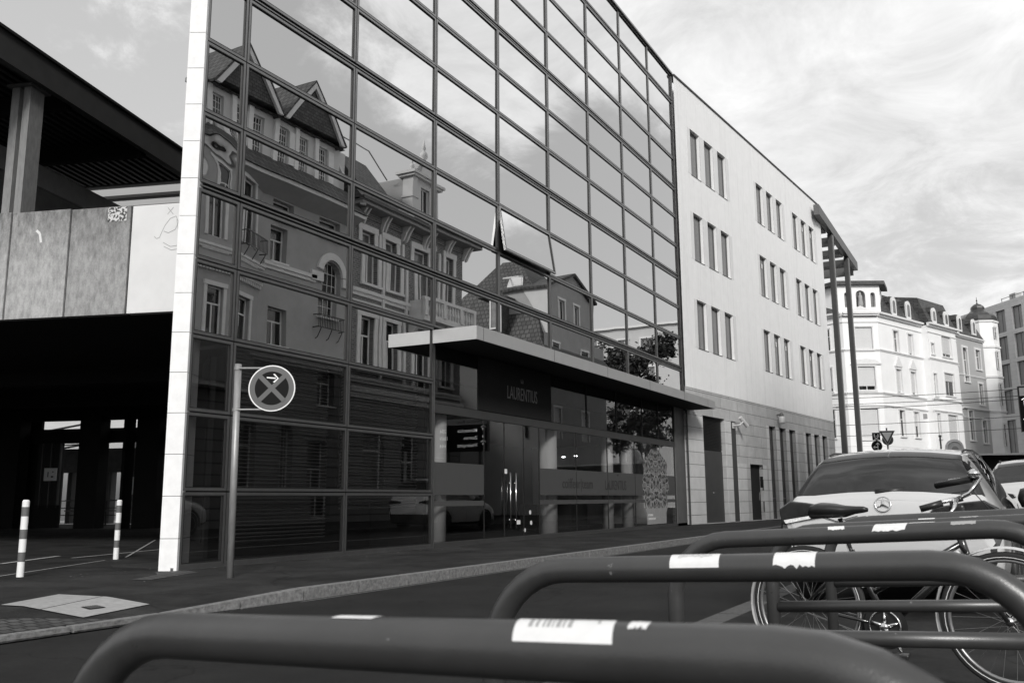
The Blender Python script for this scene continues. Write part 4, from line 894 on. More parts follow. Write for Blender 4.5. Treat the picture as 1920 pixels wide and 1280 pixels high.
# garden wall with a scrolled gable, dark opening next to it
gw = thing('shop_pavilion', (52, 0, 0), 'low white-trimmed pavilion with a scrolled arch ornament above its dark opening', 'pavilion')
FG2 = Fr((50.2, 2.9, 0), -69, -1)
FG2.W = FG2.W if FG2.W.x < 0 else -FG2.W
obj('corrugated_wall', MB(FG2).box(.3, 1.9, -.3, 0, 0, 3.1), 'corr', gw); obj('dark_opening', MB(FG2).box(1.9, 9, -.6, -.3, 0, 3.1), 'black', gw); obj('roof_edge', MB(FG2).box(.2, 9, -1.5, .08, 3.1, 3.19), 'trim', gw)
arc = [(.62+.42*math.cos(math.pi*k/12), 3.19+.30+.42*math.sin(math.pi*k/12)) for k in range(13)]; arc = [(1.35, 3.19), (1.12, 3.30)]+arc+[(.12, 3.30), (-.1, 3.19)]
arc2 = [(.62+.16*math.cos(math.pi*k/8), 3.19+.22+.16*math.sin(math.pi*k/8)) for k in range(9)]+[(.46, 3.19), (.78, 3.19)]
obj('scrolled_arch', MB(FG2).prism(arc, -.1, .05), 'trim', gw); obj('arch_niche', MB(FG2).prism(arc2, .05, .06), 'greyhouse', gw); obj('arch_rim', MB(FG2).tube([(p[0]*.88+.075, .06, 3.19+(p[1]-3.19)*.86) for p in arc[1:-1]], .03, 6), 'sign_white', gw)
# traffic signs above the car roof
ts = thing('traffic_signs', (45.2, 5.0, 0), 'give-way triangle and square and round signs on two posts beyond the car roof', 'sign')
rd2 = Vector((.27, -.963, 0)); nd2 = Vector((-.963, -.27, 0)); c1 = Vector((45.05, 5.30, 3.85)); c2 = Vector((45.3, 4.86, 3.82))
def sp_(c, pts, off, m, name, par): 
    mb = MB(); mb.f.append([mb.raw(c+rd2*a+Vector((0, 0, b))+nd2*off) for a, b in pts]); mb.f.append([mb.raw(c+rd2*a+Vector((0, 0, b))+nd2*(off-.01)) for a, b in pts]); n_ = len(pts)
    for i in range(n_): mb.f.append([i, (i+1) % n_, n_+(i+1) % n_, n_+i])
    return obj(name, mb, m, par)
obj('post', MB().tube([(45.1, 5.29, 0), (45.1, 5.29, 4.0)], .035, 8), 'grey_steel', ts); obj('post', MB().tube([(45.35, 4.86, 0), (45.35, 4.86, 4.25)], .035, 8), 'grey_steel', ts)
q = sp_(c1, [(-.17, -.16), (.17, -.16), (.17, .18), (-.17, .18)], .03, 'sign_dark', 'square_sign', ts); 
obj('smiling_u_symbol', MB().tube([tuple(c1+nd2*.035+rd2*a+Vector((0, 0, b))) for a, b in ((-.08, .12), (-.08, .0), (-.05, -.06), (0, -.08), (.05, -.06), (.08, 0), (.08, .12))], .022, 5), 'sign_white', q); obj('bar', MB().tube([tuple(c1+nd2*.035+rd2*a+Vector((0, 0, -.12))) for a in (-.09, .09)], .012, 5), 'sign_white', q)
obj('bar', MB().tube([tuple(c1+nd2*.035+rd2*a+Vector((0, 0, .02))) for a in (-.03, .03)], .012, 5), 'sign_white', q)
c1b = c1-Vector((0, 0, .43)); q = obj('round_sign', MB().disc(c1b+nd2*.03, nd2, .24, 24), 'sign_dark', ts)
obj('arrow', join(MB().tube([tuple(c1b+nd2*.04+rd2*a+Vector((0, 0, b))) for a, b in ((.04, -.18), (.04, .12))], .018, 5), MB().tube([tuple(c1b+nd2*.04+rd2*a+Vector((0, 0, b))) for a, b in ((-.03, .06), (.04, .14), (.11, .06))], .018, 5), MB().tube([tuple(c1b+nd2*.04+rd2*a+Vector((0, 0, b))) for a, b in ((.04, -.06), (-.13, -.06))], .018, 5), MB().tube([tuple(c1b+nd2*.04+rd2*a+Vector((0, 0, b))) for a, b in ((-.08, .0), (-.15, -.06), (-.08, -.12))], .018, 5)), 'sign_white', q)
q = sp_(c2, [(-.33, .28), (.33, .28), (.03, -.30), (-.03, -.30)], .05, 'sign_grey', 'give_way_sign', ts); sp_(c2, [(-.36, .30), (.36, .30), (.03, -.335), (-.03, -.335)], .04, 'sign_white', 'rim', q); sp_(c2, [(-.22, .215), (.22, .215), (.0, -.2)], .06, 'sign_white', 'field', q)
obj('sign_back', MB().disc(c2+nd2*.0-Vector((0, 0, .12))+rd2*.02, nd2, .25, 20), 'sign_grey', ts)
# parking guidance board (reflected, mirror-written, in the shop glass)
pb = thing('parking_guidance_board', (38.4, -2.0, .12), 'black parking guidance board with lit white numbers at the right picture border', 'sign')
FB = Fr((38.1, -.52, 0), -90, -1)   # u to the right for somebody looking along the street
obj('board', MB(FB).box(0, 2.95, -.18, 0, 3.42, 5.05), 'backing', pb); obj('header', MB(FB).box(0.03, 2.92, 0, .012, 4.72, 5.02), 'panel_white', pb); obj('frame', join(MB(FB).box(-.03, 0, -.19, .02, 3.4, 5.07), MB(FB).box(2.95, 2.98, -.19, .02, 3.4, 5.07), MB(FB).box(0, 2.95, -.19, .02, 5.05, 5.08)), 'grey_steel', pb)
for u in (.5, 2.4): obj('post', MB(FB).box(u, u+.1, -.3, -.2, .12, 4.9), 'grey_steel', pb)
obj('header_text', text_mesh('Parkhaus Bonn', .24, FB(.3, .016, 4.78), tuple(FB.U), (0, 0, 1), .002), 'ink', pb)
for i, (t_, n_) in enumerate((('Münsterplatz', '254'), ('Zentrum', '1869'), ('Friedensplatz', '644'))):
    z = 4.36-i*.36
    obj('lit_text', join(text_mesh('P', .26, FB(.14, .006, z), tuple(FB.U), (0, 0, 1), .002, bold=.012), text_mesh(t_, .225, FB(.55, .006, z), tuple(FB.U), (0, 0, 1), .002, xs=.95, bold=.005), text_mesh(n_, .25, FB(2.72, .006, z), tuple(FB.U), (0, 0, 1), .002, align='RIGHT', bold=.008)), 'led', pb)
    if i != 1: obj('roof_symbol', MB(FB).prism([(.08, z+.2), (.22, z+.27), (.36, z+.2), (.36, z+.235), (.22, z+.305), (.08, z+.235)], .004, .01), 'led', pb)
# overhead wires over the far crossing
wr = random.Random(9)
for i, (za, zb_) in enumerate(((7.6, 7.7), (8.3, 8.0), (8.9, 8.75), (6.9, 7.2), (6.2, 6.5))):
    a, b = Vector((68+i*2, 22, za)), Vector((66+i*2.5, -12, zb_)); pts = []
    for k in range(13):
        t = k/12; p = a.lerp(b, t); p.z -= .5*4*t*(1-t); pts.append(tuple(p))
    o = obj('overhead_wire', MB().tube(pts, .022, 5), 'plastic', label='thin overhead tram wire crossing in front of the white corner house', cat='wire', group='overhead tram wires', loc=tuple(a))
obj('insulator', join(MB().box(79.2, 79.35, 5.4, 5.7, 7.2, 7.6)), 'concrete', label='small pale box hanging on the tram wires by the corner house', cat='wire fitting', loc=(79.3, 5.5, 7.4))
lp_ = thing('signal_post', (75, 3.0, 0), 'thin dark post in front of the white corner house', 'post'); obj('pole', MB().tube([(75.6, 4.35, 0), (75.55, 4.4, 5.6)], .06, 8), 'dark_steel', lp_); obj('cap', MB().box(75.45, 75.7, 4.3, 4.5, 5.5, 5.65), 'dark_steel', lp_)

# ================================================================ houses across the street, seen in the mirror glass
Y1 = -4.0
FO = Fr((0, Y1, 0), 0, 1)
def house_body(x0, x1, y0, y1, z1, m, parent): return obj('house_body', MB().box(x0, x1, y1, y0, .12, z1), m, parent)
b0 = thing('terraced_house', (17, -10, .12), 'plain terraced house next to the gabled house, across the street from the glass facade', 'house')
h0 = [(u, u+1.2, z, z+2.1) for u in (14.5, 18) for z in (1.6, 6.0, 10)]
obj('wall', wall(FO, 13, 21.2, .12, 14.5, h0, .2), 'stucco', b0)
for q in h0: window(FO, q, b0, .18, 'trim', 'glass_mid', 'cross', .06, sill=.12, surround=.06)
obj('house_body', MB().box(13, 21.2, -15, -4.3, .12, 14.5), 'pale', b0); obj('roof', MB().prism([(-4.0+.3, 14.5), (-9.5, 18), (-15, 14.5)], 13, 21.2, 'wz'), 'tilex', b0)
# B1: grey-green house with oriel, arched stair window and two shingled gables
b1 = thing('gabled_house', (26.5, -9, .12), 'reflected stucco house with two dark shingled gables and white bargeboards', 'house')
ho = [(26.5, 27.45, 10.72, 12.2), (26.65, 27.75, 7.2, 8.76), (29.65, 30.9, 8.9, 11.5, 'arch'), (29.8, 30.9, 5.0, 6.5), (26.7, 27.9, 12.5, 13.25), (29.5, 30.9, 12.5, 13.25), (27.6, 28.4, 1.6, 4.2, 'arch'), (25.1, 26.3, 1.6, 4.1), (29.3, 30.5, .3, 3.6)]
obj('wall', wall(FO, 21.25, 31.7, 6.6, 14.4, [q for q in ho if q[2] > 6.6], .35), 'stucco', b1)
obj('rusticated_base', wall(FO, 21.25, 31.7, .12, 6.6, [q for q in ho if q[2] < 6.6 and q[3] < 6.61], .35, w0=.02), 'stucco_rust', b1)
for i, q in enumerate(ho): window(FO, q, b1, .32, 'stucco_light', 'glass_dark', 'grid' if i in (2, 6) else 'cross', .06, sill=.14 if i != 8 else None)
obj('house_body', MB().box(21.25, 31.65, -13, -4.42, .12, 14.3), 'stucco', b1)
obj('arch_trim', join(*[MB(FO).prism([(30.27+r0*math.cos(a), 10.9+r0*math.sin(a)), (30.27+r1*math.cos(a), 10.9+r1*math.sin(a)), (30.27+r1*math.cos(a+.2), 10.9+r1*math.sin(a+.2)), (30.27+r0*math.cos(a+.2), 10.9+r0*math.sin(a+.2))], 0, .1) for a in np.arange(.0, 3.0, .2) for r0, r1 in ((.66, .98),)]), 'stucco_light', b1)
obj('impost', join(MB(FO).box(28.9, 29.6, 0, .12, 10.45, 10.85), MB(FO).box(30.95, 31.6, 0, .12, 10.45, 10.85)), 'stucco_light', b1)
mould(FO, 26.1, 29.2, 10.35, .12, .3, b1, 'string_course', 'stucco_light'); mould(FO, 21.2, 31.7, 6.45, .14, .25, b1, 'string_course', 'stucco_light')
obj('eave_board', MB(FO).box(21.2, 31.9, -.1, .85, 13.72, 13.88), 'stucco_light', b1); obj('eave_soffit', MB(FO).prism([(0, 13.3), (.8, 13.71), (0, 13.71)], 21.2, 31.8, 'wz'), 'stucco', b1)
obj('skirt_roof', MB(FO).prism([(.95, 13.89), (-.15, 15.0), (-.15, 13.89)], 21.2, 31.9, 'wz'), 'tilex', b1)
FD = Fr((0, Y1-.15, 0), 0, 1)
hd = [(22.95+k*1.28+(.0 if k < 3 else .12), 23.55+k*1.28+(.0 if k < 3 else .12), 14.95, 16.45) for k in range(6)]
obj('dormer_wall', wall(FD, 22.4, 30.9, 14.6, 16.9, hd, .2), 'pale', b1)
for q in hd: window(FD, q, b1, .18, 'trim', 'glass_dark', 'grid', .05)
for q in hd[1::2]: obj('open_shutter', MB(FD).box(q[1]+.03, q[1]+.38, 0, .05, 15.0, 16.4), 'trim', b1)
obj('attic', MB().box(21.3, 31.6, -12, -4.4, 14.3, 16.8), 'pale', b1)
for a in (24.57, 28.6):
    g = obj('gable', MB(FD).prism([(a-1.72, 16.85), (a+1.72, 16.85), (a, 19.0)], -.1, .5), 'shingle', b1)
    for s_ in (-1, 1): obj('bargeboard', MB(FD).prism([(a+s_*1.95, 16.62), (a+s_*1.70, 16.62), (a, 18.86), (a, 19.2)], .5, .62), 'stucco_light', g)
    for s_ in (-1, 1): obj('gable_roof', MB(FD).prism([(a, 19.26), (a, 19.16), (a+s_*2.0, 16.6), (a+s_*2.05, 16.68)], -6, .64), 'tile', g)
obj('main_roof', MB().prism([(-3.9, 16.7), (-9, 20.3), (-14, 16.7)], 21.3, 31.0, 'wz'), 'tilex', b1)
obj('roof_hip_trim', MB().tube([(31.3, -4.2, 15.6), (31.0, -5.4, 18.0)], .12, 6), 'stucco_light', b1)
obj('side_gutter', MB().tube([(31.75, -3.4, 14.5), (31.9, -3.2, 14.45)], .08, 6), 'galv', b1)
# oriel
FOf = Fr((0, Y1+.75, 0), 0, 1); hf = [(22.55, 23.35, 10.7, 13.4), (22.6, 23.4, 6.9, 8.75)]
obj('oriel_front', wall(FOf, 21.4, 23.75, 5.3, 14.0, hf, .2), 'stucco', b1)
l = math.hypot(2.35, .75); FOs = Fr((23.75, Y1+.75, 0), math.degrees(math.atan2(-.75, 2.35)), 1); hs2 = [(.75, 1.75, 10.9, 13.4), (.7, 1.8, 6.9, 8.75)]
obj('oriel_side', wall(FOs, 0, l, 5.3, 14.0, hs2, .2), 'stucco', b1)
for q in hf: window(FOf, q, b1, .18, 'trim', 'glass_dark', 'cross', .06, surround=.05, sw=.14, sm='stucco_light')
for q in hs2: window(FOs, q, b1, .18, 'trim', 'glass_dark', 'cross', .06, surround=.05, sw=.14, sm='stucco_light')
for fr, a, b in ((FOf, 21.4, 23.8), (FOs, 0, l+.1)):
    mould(fr, a, b, 9.45, .28, .3, b1, 'oriel_cornice', 'stucco_light'); mould(fr, a, b, 10.2, .12, .2, b1, 'oriel_cornice', 'stucco_light')
    dn = MB(fr); u = a
    while u < b-.05: dn.box(u, u+.07, 0, .12, 9.30, 9.44); u += .15
    obj('dentils', dn, 'stucco_light', b1)
obj('oriel_base', MB().prism([(21.4, -4), (21.4, -3.3), (23.7, -3.3), (26.0, -4)], 5.1, 5.3, 'uw'), 'stucco_light', b1)
for fr, a, b in ((FOf, 22.3, 23.6), (FOs, .5, 2.0)):
    for (z0, z1) in ((9.8, 10.15),): obj('oriel_panel', join(MB(fr).box(a, b, 0, .05, z0-.04, z0), MB(fr).box(a, b, 0, .05, z1, z1+.04)), 'stucco_light', b1)
def iron_balcony(fr, u0, u1, z, p, parent):
    mb = MB(fr); mb.box(u0, u1, p-.03, p, z+.55, z+.59); mb.box(u0, u1, p-.03, p, z, z+.04)
    u = u0
    while u < u1+.01: mb.box(u, u+.02, p-.025, p-.005, z, z+.58); u += .11
    for uu in (u0, u1): mb.box(uu-.015, uu+.015, 0, p, z+.55, z+.58); mb.box(uu-.015, uu+.015, 0, p, z, z+.04)
    for uu in (u0+.15, (u0+u1)/2, u1-.15): mb.tube([(uu, .02, z-.45), (uu, .12, z-.4), (uu, p*.8, z-.15), (uu, p, z)], .02, 5)
    return obj('iron_balcony', mb, 'plastic', parent)
iron_balcony(FOs, .55, 2.2, 10.75, .35, b1); iron_balcony(FO, 29.4, 31.1, 8.35, .32, b1)
# B2: brick house with balcony and stone dormer
b2 = thing('brick_house', (36.5, -9, .12), 'reflected brick house with pale window surrounds, a balustrade balcony and a stone dormer', 'house')
h2 = []
for a, b in ((32.62, 33.62), (34.5, 35.45)): h2 += [(a, b, 10.95, 13.6), (a, b, 6.9, 9.4)]
for a, b in ((36.9, 38.2),): h2 += [(a, b, 10.2, 13.75), (a, b, 6.5, 9.5)]
h2 += [(39.45, 40.2, 10.9, 13.7), (39.3, 40.2, 6.9, 9.4)]
obj('wall', wall(FO, 31.75, 41.2, 6.2, 14.3, h2, .3), 'brick', b2)
hg = [(33, 34.6, 1.4, 4.2), (36, 37.3, .2, 4.2), (38.6, 40.2, 1.4, 4.2)]
obj('rusticated_base', wall(FO, 31.75, 41.2, .12, 6.2, hg, .3, w0=.03), 'stucco_rust', b2)
for i, q in enumerate(h2+hg): window(FO, q, b2, .28, 'trim', 'glass_mid' if i % 2 == 0 else 'glass_dark', 'cross' if i < 8 else 'top', .08, sill=.14 if i < 8 else None, surround=.07 if i < 8 else None, sw=.26, sm='stucco_light')
obj('house_body', MB().box(31.75, 41.15, -13, -4.35, .12, 14.3), 'brickside', b2); obj('side_wall', MB().box(41.15, 41.22, -13, -4.02, .12, 14.3), 'brickside', b2)
for a in (34.05, 35.95, 38.8):
    obj('pilaster', MB(FO).box(a-.09, a+.09, 0, .1, 6.5, 13.7), 'stucco_light', b2)
for q in hd: obj('dormer_pier', MB(FD).box(q[0]-.30, q[0]-.06, 0, .10, 14.7, 16.8), 'trim', b1)
mould(FO, 31.75, 41.25, 10.25, .12, .35, b2, 'string_course', 'stucco_light'); mould(FO, 31.75, 41.25, 5.6, .22, .5, b2, 'string_course', 'stucco_light'); mould(FO, 31.75, 41.25, 6.3, .14, .25, b2, 'string_course', 'stucco_light'); mould(FO, 31.75, 41.25, 9.9, .05, .15, b2, 'string_course', 'stucco_light')
obj('frieze', MB(FO).box(31.75, 41.2, 0, .06, 14.25, 14.56), 'brick', b2); obj('main_cornice', MB(FO).box(31.75, 42.0, 0, .75, 14.55, 14.75), 'stucco_rust', b2); obj('gutter', MB(FO).box(31.75, 42.05, .55, .82, 14.75, 14.9), 'dark_steel', b2)
for u in np.arange(32.4, 41.6, 1.75):
    for s_ in (0, .26): obj('bracket', MB(FO).prism([(0, 13.85), (.12, 13.9), (.3, 14.3), (.5, 14.55), (0, 14.55)], u+s_, u+s_+.10, 'wz'), 'stucco_light', b2)
obj('roof', MB().prism([(-3.4, 14.9), (-5.3, 17.3), (-9, 18.2), (-13, 14.9)], 31.9, 34.3, 'wz'), 'slate', b2); obj('low_roof', MB().prism([(-3.3, 14.9), (-6.0, 15.35), (-13, 14.9)], 34.3, 41.6, 'wz'), 'slate', b2)
obj('ridge_rail', MB().tube([(32.0, -5.3, 18.2), (34.4, -5.2, 18.1), (35.8, -5.1, 17.0)], .035, 6), 'galv', b2)
db = obj('stone_dormer', wall(FD, 36.1, 38.5, 15.3, 17.15, [(36.95, 37.75, 15.5, 16.75)], .25, w0=.35), 'pale', b2)
obj('dormer_side', MB().box(36.12, 38.48, -8, -4.05, 15.0, 17.1), 'stucco', db); obj('dormer_pier', join(MB(FD).box(36.05, 36.5, -.15, .45, 15.2, 17.1), MB(FD).box(38.05, 38.5, -.15, .45, 15.2, 17.1), MB(FD).box(36.0, 36.55, -.2, .5, 16.0, 16.1)), 'pale', db)
obj('dormer_cornice', join(MB(FD).box(35.9, 38.7, -.35, .60, 17.1, 17.22), MB(FD).box(35.8, 38.8, -.45, .7, 17.22, 17.36)), 'pale', db)
arc = [(37.3+.85*math.cos(math.pi*k/12), 17.36+.85*math.sin(math.pi*k/12)) for k in range(13)]; obj('dormer_pediment', MB(FD).prism(arc, 0, .5), 'stucco', db); obj('pediment_shell', MB(FD).prism([(37.3+.62*math.cos(math.pi*k/10), 17.36+.6*math.sin(math.pi*k/10)) for k in range(11)], .5, .53), 'pale', db)
for u, z0, s_ in ((36.2, 17.36, .55), (38.4, 17.36, .55), (37.3, 18.2, .95)): obj('finial', MB().lathe((u, Y1+.1, z0), [(.16*s_, 0), (.2*s_, .1*s_), (.09*s_, .25*s_), (.24*s_, .5*s_), (.2*s_, .7*s_), (.06*s_, .85*s_), (.12*s_, .95*s_), (.02, 1.5*s_)], 10), 'pale', db, smooth=True)
window(FD, (36.95, 37.75, 15.5, 16.75), b2, .2, 'stucco_light', 'glass_dark', 'mid', .06, w0=.35)
bl = obj('balcony', join(MB(FO).box(36.2, 41.0, 0, .95, 9.72, 9.98), MB(FO).box(36.15, 41.05, .8, 1.0, 10.75, 10.92)), 'stucco_light', b2)
bs = MB(FO); u = 36.3
while u < 41.0: bs.lathe((u, .88, 9.98), [(.07, 0), (.05, .1), (.085, .3), (.05, .6), (.07, .77)], 8); u += .26
obj('balusters', bs, 'stucco_light', bl)
for u in (36.2, 37.9, 39.5, 40.78): obj('balcony_pier', MB(FO).box(u, u+.24, .77, 1.01, 9.98, 10.75), 'stucco_light', bl)
obj('balcony_side', join(MB(FO).box(36.2, 36.26, .05, .8, 9.98, 10.75), MB(FO).box(40.9, 41.0, .05, .8, 9.98, 10.75)), 'stucco_light', bl)
for u in (36.4, 38.6, 40.6): obj('console', MB(FO).prism([(0, 8.9), (.8, 9.72), (0, 9.72)], u, u+.22, 'wz'), 'stucco_light', bl)
# B3: tiled mansard house
b3 = thing('mansard_house', (57, -8, .12), 'reflected plain house with a tiled mansard roof, roof window and gabled dormer', 'house')
FY3 = Fr((0, -4.2, 0), 0, 1)
h3 = [(53.0, 54.1, 8.6, 11.3), (57.6, 58.7, 8.6, 11.3), (53.2, 54.2, 5, 7), (57.6, 58.7, 5, 7)]
obj('wall', wall(FY3, 52, 62, .12, 11.9, h3, .2), 'stucco', b3)
for q in h3: window(FY3, q, b3, .18, 'trim', 'glass_dark', 'cross', .06, surround=.04, sw=.12)
obj('side_wall', MB().box(52.0, 61.98, -13, -4.3, .12, 10.7), 'pale', b3); obj('downpipe', MB().tube([(51.9, -5.6, 5), (51.9, -5.6, 10.4)], .09, 8), 'plastic', b3)
mr = MB()
def loftrings(mb, rings):
    ids = [[mb.raw(p) for p in r_] for r_ in rings]
    for A, B in zip(ids, ids[1:]):
        for k in range(4): mb.f.append([A[k], A[(k+1) % 4], B[(k+1) % 4], B[k]])
    mb.f.append(ids[-1])
rg = lambda x0, x1, y0, y1, z: [(x0, y0, z), (x1, y0, z), (x1, y1, z), (x0, y1, z)]
loftrings(mr, [rg(51.5, 62.4, -13.4, -3.8, 10.5), rg(52.3, 61.6, -12.6, -4.6, 11.6), rg(53.6, 60.3, -11.6, -5.7, 15.0), rg(55.5, 58.5, -9.3, -8.0, 18.0)])
obj('mansard_roof', mr, 'tile', b3)
FS3 = Fr((52.5, -4.4, 0), -90, 1); FS3.W = Vector((-1, 0, 0))
window(FS3, (2.9, 4.1, 12.2, 14.2), b3, .0, 'trim', 'glass_mid', 'mid', .1, w0=.55); obj('dormer_head', MB(FS3).box(2.6, 5.0, -.8, .7, 14.35, 14.6), 'tile', b3); obj('dormer_cheeks', MB(FS3).box(2.85, 4.15, -1.2, .5, 12.0, 14.35), 'slate', b3)
rfw = MB(); a = Vector((54.0, -7.3, 15.8)); 
for p, q_ in (((53.75, -6.9, 15.35), (53.75, -8.1, 15.35)), ((54.55, -7.2, 16.5), (54.55, -8.2, 16.5)), ((53.75, -6.9, 15.35), (54.55, -7.2, 16.5)), ((53.75, -8.1, 15.35), (54.55, -8.2, 16.5)), ((53.3, -6.9, 16.2), (53.3, -8.1, 16.2)), ((53.3, -6.9, 16.2), (54.55, -7.2, 16.5)), ((53.3, -8.1, 16.2), (54.55, -8.2, 16.5))): rfw.tube([p, q_], .045, 5)
o = obj('roof_window', rfw, 'sign_white', b3); pm_ = MB(); pm_.f.append([pm_.raw(v) for v in ((53.72, -6.95, 15.4), (53.72, -8.05, 15.4), (54.5, -8.15, 16.5), (54.5, -7.25, 16.5))]); obj('pane', pm_, 'pale', o)
FG3 = Fr((0, -4.35, 0), 0, 1); h3b = [(54.85, 55.75, 13.2, 14.6), (57.1, 58.0, 13.2, 14.6)]
gd = obj('gabled_dormer', wall(FG3, 53.0, 60.2, 11.4, 15.2, h3b, .2), 'stucco', b3); obj('dormer_cheek', MB().prism([(-4.37, 11.4), (-4.37, 15.2), (-6.5, 15.2)], 53.0, 53.05, 'wz'), 'pale', gd); obj('dormer_body', MB().box(53.05, 60.15, -8, -4.6, 11.4, 15.2), 'stucco', gd)
obj('dormer_gable', MB(FG3).prism([(53.0, 15.2), (60.2, 15.2), (56.6, 16.5)], -.1, 0), 'stucco', gd)
for s_ in (-1, 1): obj('dormer_roof', MB(FG3).prism([(56.6, 16.7), (56.6, 16.5), (56.6+s_*3.8, 15.1), (56.6+s_*3.85, 15.25)], -4, .2), 'tile', gd)
for q in h3b: window(FG3, q, b3, .18, 'trim', 'glass_dark', 'mid', .07, surround=.03, sw=.14)
for x0, w_, hh_ in ((42.2, 4.5, 9.6),):
    lowh = thing('low_side_house', (44.5, -14, .12), 'reflected low pale annex with a dark tiled roof between brick house and mansard house', 'house')
    obj('wall', MB().box(42, 51.5, -20, -12.5, .12, 9.8), 'pale', lowh); obj('roof', MB().prism([(-12.2, 9.8), (-16, 12.5), (-20.2, 9.8)], 41.8, 51.5, 'wz'), 'tile', lowh)
# B4 pale block beyond with the tree in front
b4 = thing('pale_corner_block', (100, -14, .12), 'reflected pale block with a flat roof edge behind the tree', 'building')
FB4 = Fr((95, 3.5, 0), -90, 1); FB4.W = Vector((-1, 0, 0))
h4 = [(u, u+1.5, z, z+2.2) for u in (7.5, 12.0, 15.0, 18.5, 22) for z in (4.5, 9.0, 13.2, 16.6)]
FB4.O = Vector((95, 0, 0))
obj('wall', wall(FB4, 5.5, 30, .12, 20.1, h4, .25), 'pale', b4)
for q in h4: window(FB4, q, b4, .2, 'trim', 'glass_mid', 'mid', .08, surround=.05, sw=.15)
obj('house_body', MB().box(95.3, 110, -30, -5.5, .12, 20.0), 'pale', b4); obj('roof_edge', MB(FB4).box(5.3, 30.2, -6, .35, 20.1, 20.35), 'trim', b4)
def tree(name, x, y, z0, ht, r, seed, lb, nleaf=5200, zc=.62):
    t = thing(name, (x, y, z0), lb, 'tree'); rn = random.Random(seed); br = MB()
    tips = []
    br.tube([(x, y, z0), (x+.15, y+.1, z0+ht*.25), (x-.1, y, z0+ht*.5), (x+.1, y-.1, z0+ht*.8)], [.28, .22, .15, .06], 8)
    for k in range(26):
        a = rn.uniform(0, 6.28); z1 = z0+ht*rn.uniform(.28, .76); L_ = r*rn.uniform(.6, 1.0); el = rn.uniform(.1, .9)
        p0 = Vector((x, y, z1)); p1 = p0+Vector((math.cos(a)*L_*.5, math.sin(a)*L_*.5, L_*.3*el)); p2 = p0+Vector((math.cos(a+.2)*L_, math.sin(a+.2)*L_, L_*.75*el))
        br.tube([tuple(p0), tuple(p1), tuple(p2)], [.09, .05, .02], 6); tips += [p1.lerp(p2, .5), p2, p1]
    obj('trunk', br, 'bark', t)
    lf = MB(); cl_ = []
    for p in tips:
        for _ in range(2): cl_.append((p+Vector((rn.gauss(0, .5), rn.gauss(0, .5), rn.gauss(.2, .4))), rn.uniform(.45, 1.0)))
    for _ in range(nleaf):
        c, s_ = rn.choice(cl_); p = c+Vector((rn.gauss(0, s_*.45), rn.gauss(0, s_*.45), rn.gauss(0, s_*.32)))
        q = Matrix.Rotation(rn.uniform(0, 6.28), 3, Vector((rn.gauss(0, 1), rn.gauss(0, 1), rn.gauss(0, 1))).normalized()); sz = rn.uniform(.10, .24)
        lf.f.append([lf.raw(p+q @ Vector(v)*sz) for v in ((-1, 0, 0), (0, -.55, .1), (1, 0, 0), (0, .55, .1))])
    obj('crown', lf, 'leaf', t); return t
tree('street_tree', 74, -6.3, .12, 16.6, 3.4, 5, 'leafy dark street tree reflected at the right end of the glass facade', 15000)

